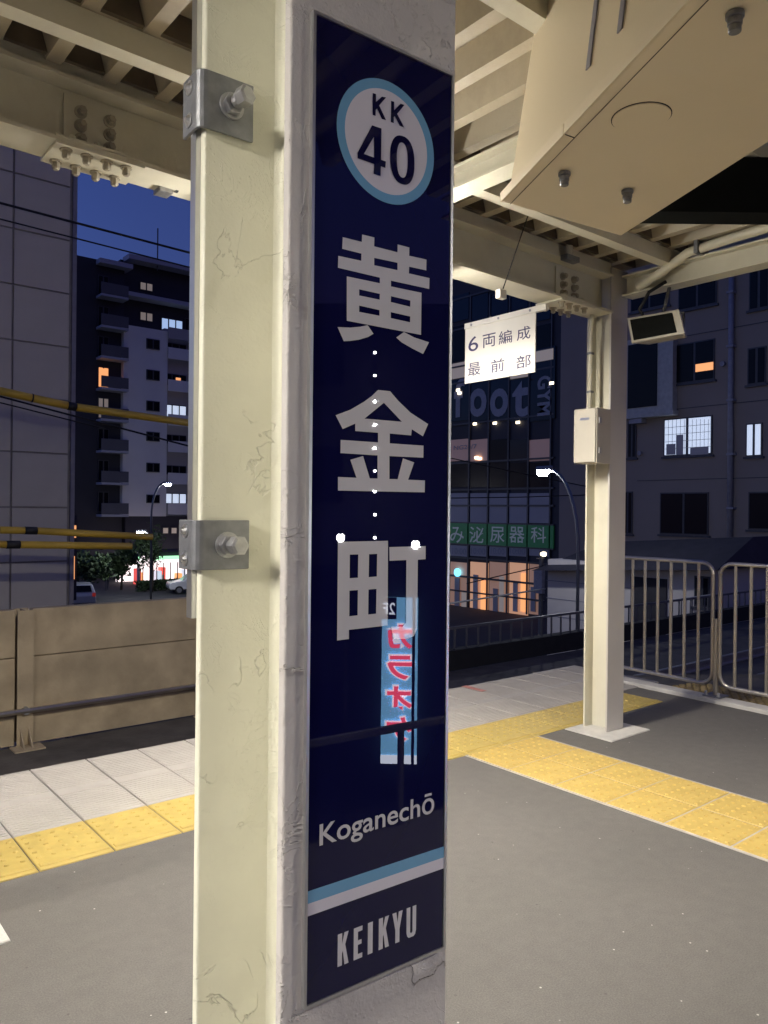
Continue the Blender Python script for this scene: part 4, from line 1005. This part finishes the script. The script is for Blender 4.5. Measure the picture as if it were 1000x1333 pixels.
# yard wall with railing to the right
yw = thing('yard_railing', 'grey yard railing on a pale wall beyond the fence', 'railing', (14, on(0, 14, 930, 790)[1], -3))
for (x0, y0), (x1, y1) in (((875, 782), (1010, 763)),):
    a, b = on(1, 10.5, x0, y0), on(1, 10.5, x1, y1)
    MB().tube([a, b], .03, 8).build('rail', 'pale_concrete', yw)
    for k in range(14):
        p = a+(b-a)*k/13; MB().cyl(p, p-np.array([0,0,.55]), .018, 6).build('baluster', 'rail_paint', yw)
    B(a[0], b[0], 10.52, 10.66, -4, a[2]-.5).build('wall', 'pale_wall', yw)
# dark utility pole by the shop
up = thing('utility_pole', 'dark utility pole with a meter box beside the orange shop', 'pole', (*on(0, 26, 704, 800)[:2], -5.0))
c = on(0, 26, 704, 800); t = on(0, 26, 704, 718)
MB().cyl((26, c[1], -5.0), (26, c[1], t[2]), .11, 10, .09).build('pole', 'rail_paint', up)
bevel(B(25.75, 25.95, c[1]-.25, c[1]+.2, on(0,26,704,772)[2], on(0,26,704,742)[2]).build('meter_box', 'pipe_grey', up), .02)
for k in range(5): B(25.7, 26.2, c[1]-.02, c[1]+.02, t[2]-.3-.45*k, t[2]-.26-.45*k).build('step_bolt', 'bolt_steel', up)
MB().cyl((26, c[1]-.2, t[2]-.1), (26, c[1]-.02, t[2]-.1), .1, 10).build('lamp', 'spot_glow', up)

# ================================================================== ACROSS THE STATION (seen mirrored in the sign)
def mirror(x, y, dist):                     # where the sight line through a sign pixel ends after reflection
    d = ray(x, y); t = ((O3-CAM)@N3)/(d@N3); P = CAM+d*t; r_ = d-2*(d@N3)*N3; r_ = r_/np.hypot(r_[0], r_[1]); return P+r_*dist
MD = 16.0
cc = mirror(520, 890, MD); vdir = cc-np.array([*O3[:2], cc[2]]); vdir[2] = 0; vdir /= np.linalg.norm(vdir); sdir = np.array([-vdir[1], vdir[0], 0])   # sdir: to the left when facing away from the station
tb = [mirror(x, y, MD) for x, y in ((500,778),(547,778),(540,990),(495,998))]
wid = abs((tb[1]-tb[0])@sdir); zt_, zb2 = (tb[0][2]+tb[1][2])/2, (tb[2][2]+tb[3][2])/2
bb = thing('karaoke_signboard', 'tall light blue karaoke signboard with red lettering across the station, mirrored in the navy sign', 'sign', (*cc[:2], -5.0))
face = -vdir; right = np.cross(np.array([0,0,1.]), face)      # right as read from the platform
def bq(u0, u1, z0, z1, d, m, nm):
    o_ = np.array([cc[0], cc[1], 0])
    P = [o_+right*u+face*d+np.array([0,0,z]) for u, z in ((u0,z0),(u1,z0),(u1,z1),(u0,z1))]
    mb = MB(); mb.add(P+[p-face*.05 for p in P], [(0,1,2,3),(4,7,6,5),(0,4,5,1),(1,5,6,2),(2,6,7,3),(3,7,4,0)]); return mb.build(nm, m, bb)
hw_ = wid/2; H2 = zt_-zb2
bq(-hw_, hw_, zb2, zt_, 0, 'billboard_blue', 'board')
o_ = np.array([cc[0], cc[1], 0])
bq(hw_*.2, hw_, zt_-H2*.13, zt_, .03, 'billboard_ink', 'badge')
text_part('lettering', '2F', o_+face*.06, right, (0,0,1), (hw_*.28, hw_*.95, zt_-H2*.10, zt_-H2*.03), 'billboard_pale', bb, .01)
for k, c in enumerate('カラオケ'):
    z1_ = zt_-H2*(.15+.185*k)
    text_part('lettering', c, o_+face*.05, right, (0,0,1), (-hw_*.86, hw_*.80, z1_-H2*.165, z1_), 'billboard_pale', bb, .06)
    text_part('lettering', c, o_+face*.08, right, (0,0,1), (-hw_*.74, hw_*.68, z1_-H2*.155, z1_-H2*.01), 'billboard_red', bb, .03)
bq(-hw_, hw_, zb2, zb2+H2*.05, .03, 'billboard_pale', 'footer')
kb = thing('karaoke_building', 'dark building across the station that carries the karaoke signboard', 'building', (*(cc[:2]+vdir[:2]*4), -5.0))
def kq(u0, u1, d0, d1, z0, z1, m, nm):
    o_ = np.array([cc[0], cc[1], 0])-face*.3
    P = [o_+right*u+face*d+np.array([0,0,z]) for z in (z0, z1) for u, d in ((u0,d1),(u1,d1),(u1,d0),(u0,d0))]
    return MB().hexa(P).build(nm, m, kb)
kq(-5, 5, -8, -.0, -5.0, 6, 'apart_dark', 'wall')
for i in range(5):
    for j in range(4):
        if i == 2: continue
        kq(-4.4+1.9*i, -3.1+1.9*i, -.02, .05, -3.6+2.6*j, -2.4+2.6*j, 'glass_dark', 'window')
ls = thing('light_string', 'vertical row of small white bulbs across the station, mirrored in the navy sign', 'light string', (*mirror(488, 580, MD)[:2], -5.0))
pts = [mirror(488, y, MD-.6) for y in (459, 489, 523, 553, 583, 613, 640, 670, 700)]
MB().tube([pts[0]+np.array([0,0,.6])]+pts, .02, 6).build('cable', 'cable_black', ls)
ico = bmesh.new(); bmesh.ops.create_icosphere(ico, subdivisions=2, radius=.03); bme = bpy.data.meshes.new('bulb'); ico.to_mesh(bme); bme.materials.append(MATS['bulb_glow'])
for p in pts: meshobj('bulb', bme, ls, p-wloc(ls))
for i, (x, y, lab) in enumerate(((443, 703, 'street lamp across the station nearer the karaoke building'), (541, 712, 'street lamp across the station further along'))):
    t = mirror(x, y, 13.0); street_lamp((t[0]+vdir[0]*1.3, t[1]+vdir[1]*1.3, -5.0), t[2]+5.1, (-vdir[0]*1.1, -vdir[1]*1.1), 'bulb_glow', lab, .03, .10, globe=.075)
# low guard rail along the platform's other side
gr = thing('guard_rail', 'low dark guard rail along the other side of the platform', 'rail', (0, -1.5, 0))
zz = .44
B(-4, 5.4, -1.50, -1.47, zz-.014, zz+.014).build('rail', 'rail_paint', gr)
px = mirror(521, 960, 1.)
P0 = mirror(521, 960, 0.); d = px-P0; t = (-1.49-P0[1])/d[1]; xpost = (P0+d*t)[0]
for k in range(-4, 4): 
    x = xpost+1.5*k
    if -4 < x < 5.4: B(x-.012, x+.012, -1.495, -1.475, 0, zz-.014).build('post', 'rail_paint', gr)
